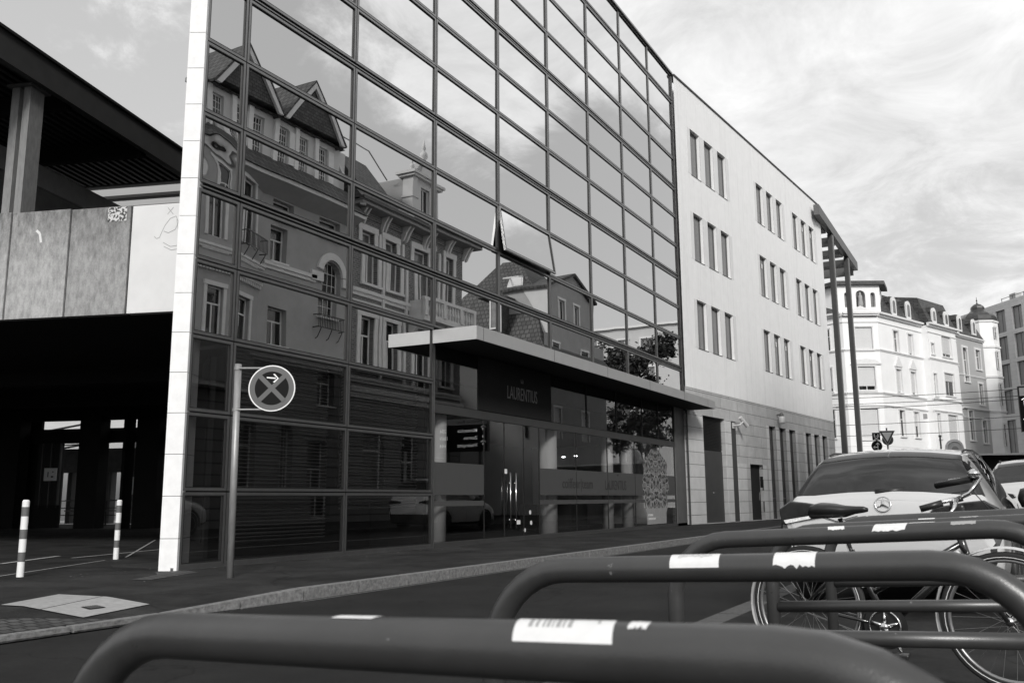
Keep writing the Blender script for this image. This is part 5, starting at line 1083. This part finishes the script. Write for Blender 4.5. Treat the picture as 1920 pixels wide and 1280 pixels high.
# ================================================================ cars
def cr_interp(vals, n):
    """Catmull-Rom refinement of a list of vectors"""
    out_ = []; m_ = len(vals)
    for i in range(m_-1):
        p0, p1, p2, p3 = vals[max(i-1, 0)], vals[i], vals[i+1], vals[min(i+2, m_-1)]
        for k in range(n):
            t = k/n; out_.append(0.5*((2*p1)+(p2-p0)*t+(2*p0-5*p1+4*p2-p3)*t*t+(3*p1-p0-3*p2+p3)*t*t*t))
    out_.append(vals[-1]); return out_
def car(loc, heading, lb, body='carpaint', W=1.85, Lc=4.5, H=1.62, rn=4, group=None, plate=True, star=False, belt=1.04, tail_top=1.13, lowdark=.42, dz=0.0):
    t = thing('parked_car', loc, lb, 'car', group)
    fr = Fr(loc, heading, 1)                      # u forwards, w to the left
    k = Lc/4.5
    # stations: x, half width, belt z, top z, half width of the top, bottom z, top surface width factor
    ST = [(-.02, .80, .72+dz, .80+dz, .72, .36), (.0, .86, .84+dz, .92+dz, .80, .30), (.03, .89, min(.98+dz, belt), min(1.03+dz, tail_top), .80, .26), (.10, .90, belt+.0, tail_top, .78, .24), (.30, .91, belt+.02, 1.36*H/1.62, .68, .22),
          (.50, .92, belt+.01, 1.52*H/1.62, .62, .22), (.95, .925, belt, 1.595*H/1.62, .62, .22), (1.6, .925, belt-.01, H, .62, .22), (2.3, .925, belt-.03, 1.59*H/1.62, .61, .22),
          (2.85, .925, belt-.05, 1.42*H/1.62, .62, .22), (3.35, .92, .98+dz, 1.12+dz, .70, .22), (3.6, .91, .95+dz, 1.03+dz, .76, .22), (4.0, .90, .88+dz, .96+dz, .76, .24), (4.35, .85, .74+dz*.5, .84+dz*.5, .70, .28), (4.5, .70, .60, .66, .55, .36)]
    rings = []
    for (x, hw, bz, tz, tw, z0) in ST:
        hw *= W/1.85; tw *= W/1.85; s_ = x*k
        gl = tz-bz
        pr = [(0, z0), (hw*.86, z0), (hw*.97, z0+.10), (hw*1.0, z0+(bz-z0)*.45), (hw*.995, z0+(bz-z0)*.80), (hw*.955, bz), (hw*.955+(tw-hw*.955)*.55, bz+gl*.55), (tw, bz+gl*.93), (tw*.80, tz-.004), (tw*.4, tz+.022), (0, tz+.030)]
        rings.append([Vector((s_, y, z)) for y, z in pr])
    J = len(rings[0]); cols = [cr_interp([rings[i][j] for i in range(len(rings))], rn) for j in range(J)]
    I = len(cols[0]); G = []
    for i in range(I): G.append(cr_interp([cols[j][i] for j in range(J)], 2))
    JJ = len(G[0])
    def side(s_): return [[Vector((p.x, p.y*s_, p.z)) for p in r_] for r_ in G]
    S = {1: side(1), -1: side(-1)}
    ij = lambda i: int(round(i*rn))
    glassf = lambda i, j: ((ij(3)+1 <= i < ij(5)-1 and j >= 13) or (ij(9)-1 <= i < ij(10)+1 and j >= 14) or (ij(5)+2 <= i < ij(10)-2 and 10 <= j < 14))
    lamp = lambda i, j: (ij(1)+1 <= i < ij(3)+1 and 7 <= j < 11)
    dark = lambda i, j: (j < 4) or (i < ij(1)-1 and j < 8)
    groups_ = {'body': MB(fr), 'glass': MB(fr), 'side_glass': MB(fr), 'front_glass': MB(fr), 'lamp': MB(fr), 'bumper': MB(fr)}
    for s_ in (1, -1):
        V = S[s_]
        for i in range(I-1):
            for j in range(JJ-1):
                g_ = 'body'
                if glassf(i, j): g_ = 'side_glass' if j < 14 and ij(5) < i < ij(10) else ('glass' if i < ij(7) else 'front_glass')
                elif dark(i, j): g_ = 'bumper'
                mb = groups_[g_]; mb.f.append([mb.pt(tuple(V[a][b])) for a, b in ((i, j), (i+1, j), (i+1, j+1), (i, j+1))])
        # end caps
        mb = groups_['bumper']; mb.f.append([mb.pt(tuple(p)) for p in V[0][:8]]+[mb.pt((V[0][7].x, 0, V[0][7].z))]); mb = groups_['body']; mb.f.append([mb.pt(tuple(p)) for p in V[0][7:]]+[mb.pt((V[0][7].x, 0, V[0][7].z))]); mb.f.append([mb.pt(tuple(p)) for p in V[-1]])
    def weld(o):
        import bmesh
        b = bmesh.new(); b.from_mesh(o.data); bmesh.ops.remove_doubles(b, verts=b.verts, dist=.0008); bmesh.ops.recalc_face_normals(b, faces=b.faces); b.to_mesh(o.data); b.free(); return o
    bd = weld(obj('body', groups_['body'], body, t, smooth=True)); weld(obj('lower_trim', groups_['bumper'], 'plastic', t, smooth=True))
    def norm(i, j, s_):
        V = S[s_]; a = V[min(i+1, I-1)][j]-V[max(i-1, 0)][j]; b = V[i][min(j+1, JJ-1)]-V[i][max(j-1, 0)]; n_ = a.cross(b)
        if n_.length < 1e-9: n_ = Vector((0, 0, 1))
        n_.normalize()
        return n_ if n_.dot(Vector((-.3 if i < I/2 else .3, s_, .3))) > 0 else -n_
    def patch(i0, i1, j0, j1, off, name, m, parent=t, sides=(1, -1), each=True, shape=None):
        r_ = []
        for s_ in sides:
            mb = MB(fr); nu, nv = 8, 5; ids = []
            for a in range(nu+1):
                row = []
                for b in range(nv+1):
                    fi, fj = i0+(i1-i0)*a/nu, j0+(j1-j0)*b/nv
                    if shape: fi, fj = shape(a/nu, b/nv)
                    i_, j_ = int(fi), int(fj); i_ = min(i_, I-2); j_ = min(j_, JJ-2); ti, tj = fi-i_, fj-j_; V = S[s_]
                    p = (V[i_][j_]*(1-ti)+V[i_+1][j_]*ti)*(1-tj)+(V[i_][j_+1]*(1-ti)+V[i_+1][j_+1]*ti)*tj
                    row.append(mb.pt(tuple(p+norm(min(int(round(fi)), I-1), min(int(round(fj)), JJ-1), s_)*off)))
                ids.append(row)
            for a in range(nu):
                for b in range(nv): mb.f.append([ids[a][b], ids[a+1][b], ids[a+1][b+1], ids[a][b+1]])
            r_.append(obj(name, mb, m, parent, smooth=True))
        return r_
    weld(obj('rear_window', groups_['glass'], 'carglass', t, smooth=True)); weld(obj('windscreen', groups_['front_glass'], 'carglass', t, smooth=True)); weld(obj('side_window', groups_['side_glass'], 'carglass', t, smooth=True))
    patch(ij(1)-1, ij(3)+5, 7.2, 9.8, .006, 'tail_light', 'lamp_red')
    for s_ in (1, -1):
        tl = MB(fr); pts = []
    for s_ in (1, -1):
        hw = .80*W/1.85
        obj('lamp_strip', MB(fr).prism([(s_*hw*1.04, .87+dz), (s_*hw*.58, .945+dz), (s_*hw*.58, .965+dz), (s_*hw*1.06, .90+dz)], -.035, .06, 'wz'), 'lamp_clear', t)
        obj('tail_lamp_inner', MB(fr).prism([(s_*hw*1.09, .86+dz), (s_*hw*1.11, 1.0+dz), (s_*hw*.98, 1.07+dz), (s_*hw*.80, 1.055+dz), (s_*hw*.50, 1.01+dz), (s_*hw*.46, .965+dz), (s_*hw*.62, .935+dz)], -.03, .10, 'wz'), 'lamp_red', t, bevel=.012)
        obj('wing_mirror', MB().lathe(tuple(fr(2.95*k, s_*(.98*W/1.85), 1.08+dz)), [(.02, -.12), (.10, -.09), (.125, 0), (.10, .08), (.02, .11)], 12, tuple(fr.W*s_)), 'plastic', t, smooth=True)
        for x in (.82*k, 3.62*k):
            ax = tuple(fr.W*s_); c = tuple(fr(x, s_*(.80*W/1.85), .335))
            wh = obj('wheel', MB().lathe(c, [(.18, -.06), (.31, -.05), (.335, -.01), (.335, .13), (.31, .15), (.22, .155)], 28, ax), 'tyre', t, smooth=True)
            obj('rim', MB().lathe(c, [(.215, .10), (.22, .158), (.19, .15), (.06, .12), (.05, .15), (.001, .15)], 20, ax), 'rim', wh)
            obj('wheel_arch', MB(fr).tube([(x+.40*math.cos(a), s_*(.925*W/1.85), .335+.40*math.sin(a)) for a in np.linspace(-.25, math.pi+.25, 14)], .035, 6), 'plastic', t, smooth=True)
    patch(ij(5)-1.0, ij(5)+.8, 13.4, JJ-1.02, .006, 'rear_spoiler', 'plastic')
    wz = tail_top+.09
    obj('rear_wiper', join(MB(fr).tube([(.14*k, 0, wz-.05), (.175*k, -.10, wz), (.19*k, -.46, wz+.012)], .009, 6), MB(fr).tube([(.150*k, .08, wz-.022), (.17*k, -.16, wz+.004)], [.03, .018], 8)), 'plastic', t, smooth=True)
    if plate:
        obj('number_plate', MB(fr).box(-.052, -.04, -.26, .26, .62, .73), 'sign_white', t)
    if star:
        c = fr(.018, .0, 1.035+dz); n_ = (-fr.U+Vector((0, 0, .25))).normalized(); a_ = fr.W; b_ = n_.cross(a_).normalized()
        if b_.z < 0: b_ = -b_
        ring = [tuple(c+n_*.012+(a_*math.cos(q)+b_*math.sin(q))*.064) for q in np.linspace(0, 2*math.pi, 25)[:-1]]
        e_ = obj('badge', MB().tube(ring, .006, 6, closed=True), 'chrome', t, smooth=True)
        obj('badge_star', join(*[MB().tube([tuple(c+n_*.014), tuple(c+n_*.012+(a_*math.cos(q)+b_*math.sin(q))*.061)], [.010, .003], 5) for q in (math.pi/2, math.pi*7/6, math.pi*11/6)]), 'chrome', e_)
    for s_ in (1, -1): obj('roof_rail', MB(fr).tube([(.75*k, s_*.58*W/1.85, H-.045), (.95*k, s_*.585*W/1.85, H-.02), (1.6*k, s_*.585*W/1.85, H-.002), (2.4*k, s_*.58*W/1.85, H-.03), (2.6*k, s_*.575*W/1.85, H-.06)], .010, 6), 'plastic', t, smooth=True)
    obj('shoulder_crease', join(*[MB(fr).tube([(.3*k, s_*(.918*W/1.85), .86+dz), (1.6*k, s_*(.928*W/1.85), .86+dz), (3.2*k, s_*(.925*W/1.85), .84+dz)], .006, 4) for s_ in (1, -1)]), body, t, smooth=True)
    obj('door_line', join(*[MB(fr).tube([(x*k, s_*(.929*W/1.85), .35), (x*k, s_*(.926*W/1.85), .7), (x*k, s_*(.89*W/1.85), 1.02+dz)], .004, 4) for s_ in (1, -1) for x in (1.25, 2.25, 3.2)]), 'plastic', t)
    for s_ in (1, -1):
        for x in (1.45, 2.45): obj('door_handle', MB(fr).box(x*k, (x+.2)*k, s_*.925*W/1.85-.015, s_*.925*W/1.85+.015, .93+dz, .96+dz), body, t, bevel=.006)
    return t
car((8.52, .99, .12), -3.5, 'silver hatchback with black rear window parked behind the bicycle stands', star=True, H=1.425, plate=False, belt=.87, tail_top=.95, dz=-.12)
car((15.6, -.42, .12), -2.0, 'pale estate car at the right picture edge beyond the silver car', 'carpaint', H=1.55)
car((26.5, 3.05, 0), 0, 'white van-like car on the street hidden behind the silver one, reflected in the glass', 'carwhite', H=1.80, Lc=4.6, belt=1.12, tail_top=1.18)

# ================================================================ bicycle stands
racks = [((.765, 1.02), 1.03, -94, .944, .045), ((1.715, .975), 1.02, -94.0, .952, .045), ((2.80, .945), 1.06, -95.5, .967, .055), ((3.68, .85), 1.06, -93.5, .967, .055), ((4.66, .80), 1.06, -92.0, .978, .055)]
HD, RB = .28, .17       # the ground falls slightly towards the road, so the bars do too
def rack_pts(fr, L_, H_, SLP):
    p = [(0, 0, .12), (0, 0, H_-RB)]
    for a in np.linspace(0, math.pi/2, 9)[1:]: p.append((RB-RB*math.cos(a), 0, H_-RB+RB*math.sin(a)))
    for a in np.linspace(0, math.pi/2, 9): p.append((L_-RB+RB*math.sin(a), 0, H_-RB+RB*math.cos(a)))
    p.append((L_, 0, .12)); return [(u, w_, z+(SLP*u if z > .2 else 0)) for u, w_, z in p]
rl_ = ['bicycle stand nearest to the camera, with a large label on its bar', 'second bicycle stand, with two torn white stickers on its bar', 'third bicycle stand, with small white stickers on its bar', 'fourth bicycle stand, with scratched writing on its bar', 'farthest bicycle stand, beside the leaning bicycle']
RK = []
for (p, L_, az, HT, SLP), lb in zip(racks, rl_):
    t = thing('bicycle_stand', (p[0], p[1], .12), lb, 'bicycle stand', 'bicycle stands in a row'); fr = Fr((p[0], p[1], 0), az, 1)
    obj('hoop', MB(fr).tube(rack_pts(fr, L_, HT, SLP), .025, 28), 'rack', t, smooth=True)
    obj('crossbar', MB(fr).tube([(.02, 0, HT-HD), (L_-.02, 0, HT-HD+SLP*L_)], .0215, 20), 'rack', t, smooth=True)
    for u in (0, L_): obj('foot_plate', MB(fr).lathe((u, 0, .12), [(.06, 0), (.06, .012), (.028, .014)], 20), 'rack', t)
    RK.append((t, fr, L_, HT, SLP))
M['faded'] = mat('faded_print', .55, .6, noise=.35, scale=220)
def bar_sticker(ri, u0, u1, a0, a1, m='sticker', name='sticker', edge=.0, seed=1, r=.0256, txt=None, ragged=0.0):
    """paper wrapped round the bar: angle 0 = top, + = towards the camera"""
    t, fr, L_, HT, SLP = RK[ri]; mb = MB(); rn = random.Random(seed); nu, na = 14, 8; sg = 1 if fr.W.x < 0 else -1; ids = []
    ph = [rn.uniform(-1, 1) for _ in range(nu+1)]; ph2 = [rn.uniform(-1, 1) for _ in range(nu+1)]
    for i in range(nu+1):
        u = u0+(u1-u0)*i/nu; row = []
        aa0, aa1 = a0+ragged*ph[i]*.5, a1+ragged*ph2[i]
        for k in range(na+1):
            a = R(aa0+(aa1-aa0)*k/na); sh_ = edge*(k/na-.5)
            row.append(mb.raw(fr(u+sh_, math.sin(a)*r*sg, HT+SLP*(u+sh_)+math.cos(a)*r)))
        ids.append(row)
    for i in range(nu):
        for k in range(na): mb.f.append([ids[i][k], ids[i+1][k], ids[i+1][k+1], ids[i][k+1]])
    return obj(name, mb, m, t, smooth=True)
bar_sticker(0, .640, .733, -14, 66, edge=.008)
for k_, (a_, b_) in enumerate(((.652, .656), (.659, .662), (.666, .668), (.670, .673), (.675, .6765), (.679, .683), (.685, .687), (.690, .694), (.7155, .718))): bar_sticker(0, a_, b_, -4, 34 if k_ < 8 else 20, 'inkgrey', 'printed_line', r=.0258, edge=.004)
bar_sticker(0, .745, .762, 4, 30, seed=3, ragged=7); bar_sticker(0, .430, .482, -22, 20, edge=-.012)
bar_sticker(1, .405, .500, -18, 84, edge=.004); bar_sticker(1, .600, .672, -25, 84, seed=8, ragged=9); bar_sticker(1, .42, .485, 10, 34, 'faded', 'printed_line', r=.0258, seed=2, ragged=6)
bar_sticker(2, .48, .525, 12, 52, seed=5, ragged=4, edge=.004); bar_sticker(2, .605, .690, -6, 74, seed=6, ragged=5, edge=-.008); bar_sticker(2, .695, .76, -40, 18, seed=7); bar_sticker(2, .80, .86, 22, 52, 'inkgrey', 'faded_label', seed=7, ragged=3)
bar_sticker(3, .545, .60, -12, 30, seed=6); bar_sticker(3, .68, .74, 5, 30, 'inkgrey', 'faded_label', seed=9, ragged=5)
bar_sticker(4, .885, .935, -14, 50, seed=6); bar_sticker(4, .893, .928, 2, 36, 'inkgrey', 'printed_bars', r=.0258)
def scratch(ri, u, s_, txt):
    t, fr, L_, HT, SLP = RK[ri]; sg = 1 if fr.W.x < 0 else -1
    n_ = (fr.W*sg*math.sin(R(55))+Vector((0, 0, 1))*math.cos(R(55))); 
    tx = text_mesh(txt, s_, fr(u, 0, HT+SLP*u)+n_*.0257-Vector((0, 0, .008)), tuple(fr.U), tuple((n_.cross(fr.U)).normalized()*(1 if (n_.cross(fr.U)).z > 0 else -1)), .0004, font_shear=.2)
    obj('scratched_writing', tx, 'sticker', t)
scratch(4, .16, .034, 'n3PIY'); scratch(4, .56, .032, 'x MLSK~')

# ================================================================ bicycle
WR, WL = Vector((5.69, 1.11, .475)), Vector((5.42, .06, .475))
bk = thing('bicycle', (5.55, .6, .12), 'black city bicycle with chrome bell leaning behind the bicycle stands', 'bicycle')
bd_ = (WL-WR); bd_.z = 0; bl_ = bd_.length; bu = bd_.normalized(); bn = Vector((-bu.y, bu.x, 0))   # bu: towards the front wheel
if bn.x > 0: bn = -bn           # towards the camera
def bp(u, z, w_=0): return tuple(WR+bu*u+Vector((0, 0, z-.475))+bn*w_)
def wheel(c, nm):
    rad = .345; ring = lambda r_, n=48: [tuple(c+(bu*math.cos(a)+Vector((0, 0, 1))*math.sin(a))*r_) for a in np.linspace(0, 2*math.pi, n+1)[:-1]]
    o = obj('wheel', MB().tube(ring(rad-.018), .018, 8, closed=True), 'tyre', bk, smooth=True)
    obj('rim', join(MB().tube(ring(rad-.045), .011, 6, closed=True)), 'alu', o, smooth=True)
    sp_ = MB()
    for k in range(28):
        a = 2*math.pi*k/28; b = a+(.9 if k % 2 else -.9)
        s_ = .03 if (k//2) % 2 else -.03
        sp_.tube([tuple(c+(bu*math.cos(b)+Vector((0, 0, 1))*math.sin(b))*.025+bn*s_), tuple(c+(bu*math.cos(a)+Vector((0, 0, 1))*math.sin(a))*(rad-.05))], .0011, 4, cap=False)
    obj('spokes', sp_, 'alu', o); obj('hub', MB().lathe(tuple(c-bn*.04), [(.022, 0), (.02, .02), (.014, .04), (.02, .06), (.022, .08)], 12, tuple(bn)), 'chrome', o, smooth=True)
    wl_ = MB().tube(ring(rad-.028), .0022, 4, closed=True); 
    for i, v in enumerate(wl_.v): wl_.v[i] = tuple(Vector(v)+bn*.017)
    obj('reflective_band', wl_, 'sticker', o)
    fg = []
    for a in np.linspace(R(-12), R(165), 26): fg.append(tuple(c+(bu*math.cos(a if nm == 'f' else math.pi-a)*-1+Vector((0, 0, 1))*math.sin(a))*(rad+.022)))
    return o, fg
_, fgr = wheel(WR, 'r'); _, fgf = wheel(WL, 'f')
def fender(c, a0, a1, name):
    mb = MB(); n = 24; ids = []
    for k in range(n+1):
        a = R(a0+(a1-a0)*k/n); d = bu*math.cos(a)+Vector((0, 0, 1))*math.sin(a); p = c+d*.372
        ids.append([mb.raw(p+bn*w_-d*abs(w_)*.45) for w_ in (-.024, -.012, 0, .012, .024)])
    for A, B in zip(ids, ids[1:]):
        for j in range(4): mb.f.append([A[j], A[j+1], B[j+1], B[j]])
    o = obj(name, mb, 'carpaint', bk, smooth=True); return o
fender(WR, 20, 205, 'rear_mudguard'); fender(WL, 60, 195, 'front_mudguard')
BB = (.46, .40); SEAT = (.20, .98); HEAD = (.86, .98); HB = (.90, .78)
f_ = MB()
f_.tube([bp(BB[0], BB[1]), bp(.28, .80)], .018, 10); f_.tube([bp(BB[0], BB[1]), bp(.895, .80)], .021, 10); f_.tube([bp(.40, .58), bp(.885, .86)], .016, 10); f_.tube([bp(.91, .74), bp(.865, .93)], .021, 10)
for s_ in (-.06, .06): f_.tube([bp(0, .475, s_), bp(BB[0], BB[1], s_*.5)], .010, 8); f_.tube([bp(0, .475, s_), bp(.29, .78, s_*.4)], .009, 8)
obj('frame', f_, 'bike', bk, smooth=True)
obj('white_tube_panel', MB().tube([bp(.735, .685), bp(.875, .80)], .028, 10), 'sign_white', bk, smooth=True)
fk = MB()
for s_ in (-.055, .055): fk.tube([bp(bl_, .475, s_), bp(.96, .66, s_), bp(.92, .74, s_*.8)], .012, 8)
obj('fork', fk, 'bike', bk, smooth=True)
obj('seat_post', MB().tube([bp(.28, .78), bp(.225, .98)], .014, 10), 'chrome', bk, smooth=True)
# saddle: lofted
sd_ = MB(); rows = [(-.17, .055, -.015, .04), (-.15, .085, .0, .055), (-.10, .10, .008, .06), (-.03, .085, .006, .055), (.03, .05, .0, .045), (.09, .026, .004, .03), (.14, .020, .006, .024), (.165, .010, .002, .014)]; ids = []
for (u, hw, dz, th) in rows:
    ids.append([sd_.raw(Vector(bp(.225+u, 1.03+dz))+bn*hw*math.cos(a)+Vector((0, 0, 1))*(math.sin(a)*th*(.55 if math.sin(a) > 0 else 1.0))) for a in np.linspace(0, 2*math.pi, 15)[:-1]])
for A, B in zip(ids, ids[1:]):
    for j in range(14): sd_.f.append([A[j], A[(j+1) % 14], B[(j+1) % 14], B[j]])
sd_.f.append(ids[0]); sd_.f.append(ids[-1]); so_ = obj('saddle', sd_, 'leather', bk, smooth=True)
obj('saddle_rail', MB().tube([bp(.12, .985), bp(.2, .96), bp(.33, .99)], .006, 6), 'chrome', so_)
obj('stem', MB().tube([bp(.865, .92), bp(.85, 1.07), bp(.90, 1.09)], .016, 10), 'bike', bk, smooth=True)
# the handlebar is turned, so its ends come towards and away from the camera
hs_ = Vector((math.cos(R(200)), math.sin(R(200)), 0)); hc_ = Vector(bp(.87, 1.085))
hbm = MB().tube([tuple(hc_+bu*.03+hs_*(-.02)), tuple(hc_+hs_*.10+bu*-.05), tuple(hc_+bu*-.20+hs_*.16-Vector((0, 0, .035)))], .0115, 10)
hbm.tube([tuple(hc_), tuple(hc_+bu*.07+Vector((0, 0, .03))), tuple(hc_+bu*.13+Vector((0, 0, .11))), tuple(hc_+bu*.02-hs_*.15+Vector((0, 0, .10)))], .0115, 10)
ho_ = obj('handlebar', hbm, 'chrome', bk, smooth=True)
obj('grip', MB().tube([tuple(hc_+bu*-.11+hs_*.13-Vector((0, 0, .018))), tuple(hc_+bu*-.24+hs_*.18-Vector((0, 0, .05)))], .0175, 12), 'plastic', ho_, smooth=True)
obj('grip', MB().tube([tuple(hc_+bu*.09-hs_*.02+Vector((0, 0, .105))), tuple(hc_+bu*-.06-hs_*.12+Vector((0, 0, .075)))], .0175, 12), 'plastic', ho_, smooth=True)
obj('brake_lever', MB().tube([tuple(hc_+bu*-.03+hs_*.1-Vector((0, 0, .0))), tuple(hc_+bu*-.06+hs_*.14-Vector((0, 0, .05))), tuple(hc_+bu*-.12+hs_*.20-Vector((0, 0, .095))), tuple(hc_+bu*-.135+hs_*.2-Vector((0, 0, .14)))], [.014, .009, .006, .006], 8), 'chrome', ho_, smooth=True)
obj('bell', MB().lathe(tuple(hc_+bu*.10+Vector((0, 0, .125))), [(.028, 0), (.032, .008), (.028, .022), (.012, .032), (.004, .034)], 18), 'chrome', ho_, smooth=True)
obj('cable', MB().tube([tuple(hc_+bu*-.02+Vector((0, 0, .03))), tuple(hc_+bu*.08+Vector((0, 0, .05))), tuple(hc_+bu*.16-Vector((0, 0, .05))), tuple(hc_+bu*.14-Vector((0, 0, .2)))], .003, 5), 'plastic', ho_)
obj('front_basket_mount', MB().box(hc_.x-.04, hc_.x+.04, hc_.y-.035, hc_.y+.035, hc_.z-.15, hc_.z-.03), 'plastic', bk, bevel=.01)
ck = MB().lathe(bp(BB[0], BB[1], .045), [(.005, 0), (.020, 0), (.026, .008), (.022, .03), (.008, .034)], 16, tuple(bn))
for q in range(5):
    a = 2*math.pi*q/5+.3; ck.tube([bp(BB[0]+.015*math.cos(a), BB[1]+.015*math.sin(a), .05), bp(BB[0]+.075*math.cos(a), BB[1]+.075*math.sin(a), .05)], [.012, .006], 8)
ck.tube([bp(BB[0]+.085*math.cos(a), BB[1]+.085*math.sin(a), .05) for a in np.linspace(0, 2*math.pi, 33)[:-1]], .005, 6, closed=True); co_ = obj('chainring', ck, 'chrome', bk, smooth=True)
obj('chain_guard', MB().lathe(bp(BB[0], BB[1], .03), [(.005, 0), (.115, 0), (.12, .01), (.005, .012)], 28, tuple(bn)), 'plastic', bk)
obj('crank', MB().tube([bp(BB[0], BB[1], .065), bp(BB[0]+.10, BB[1]-.135, .075)], [.013, .009], 8), 'chrome', co_, smooth=True); obj('crank', MB().tube([bp(BB[0], BB[1], -.05), bp(BB[0]-.10, BB[1]+.135, -.075)], [.013, .009], 8), 'chrome', co_, smooth=True)
obj('pedal', MB().box(*(lambda c: (c[0]-.05, c[0]+.05, c[1]-.045, c[1]+.045, c[2]-.012, c[2]+.012))(bp(BB[0]+.10, BB[1]-.135, .13))), 'plastic', bk, bevel=.005)
obj('chain', join(MB().tube([bp(BB[0], BB[1]+.085, .05), bp(0, .505, .05)], .004, 5), MB().tube([bp(BB[0], BB[1]-.085, .05), bp(0, .445, .05)], .004, 5)), 'grey_steel', bk)
obj('carrier', join(*[MB().tube([bp(-.28, .87, s_), bp(.24, .87, s_)], .006, 6) for s_ in (-.055, .0, .055)], *[MB().tube([bp(0, .49, s_), bp(-.12, .87, s_*.8)], .005, 6) for s_ in (-.075, .075)]), 'bike', bk, smooth=True)
obj('rear_light', MB().box(*(lambda c: (c[0]-.03, c[0]+.03, c[1]-.02, c[1]+.02, c[2]-.025, c[2]+.025))(bp(-.29, .84, 0))), 'plastic', bk, bevel=.008)
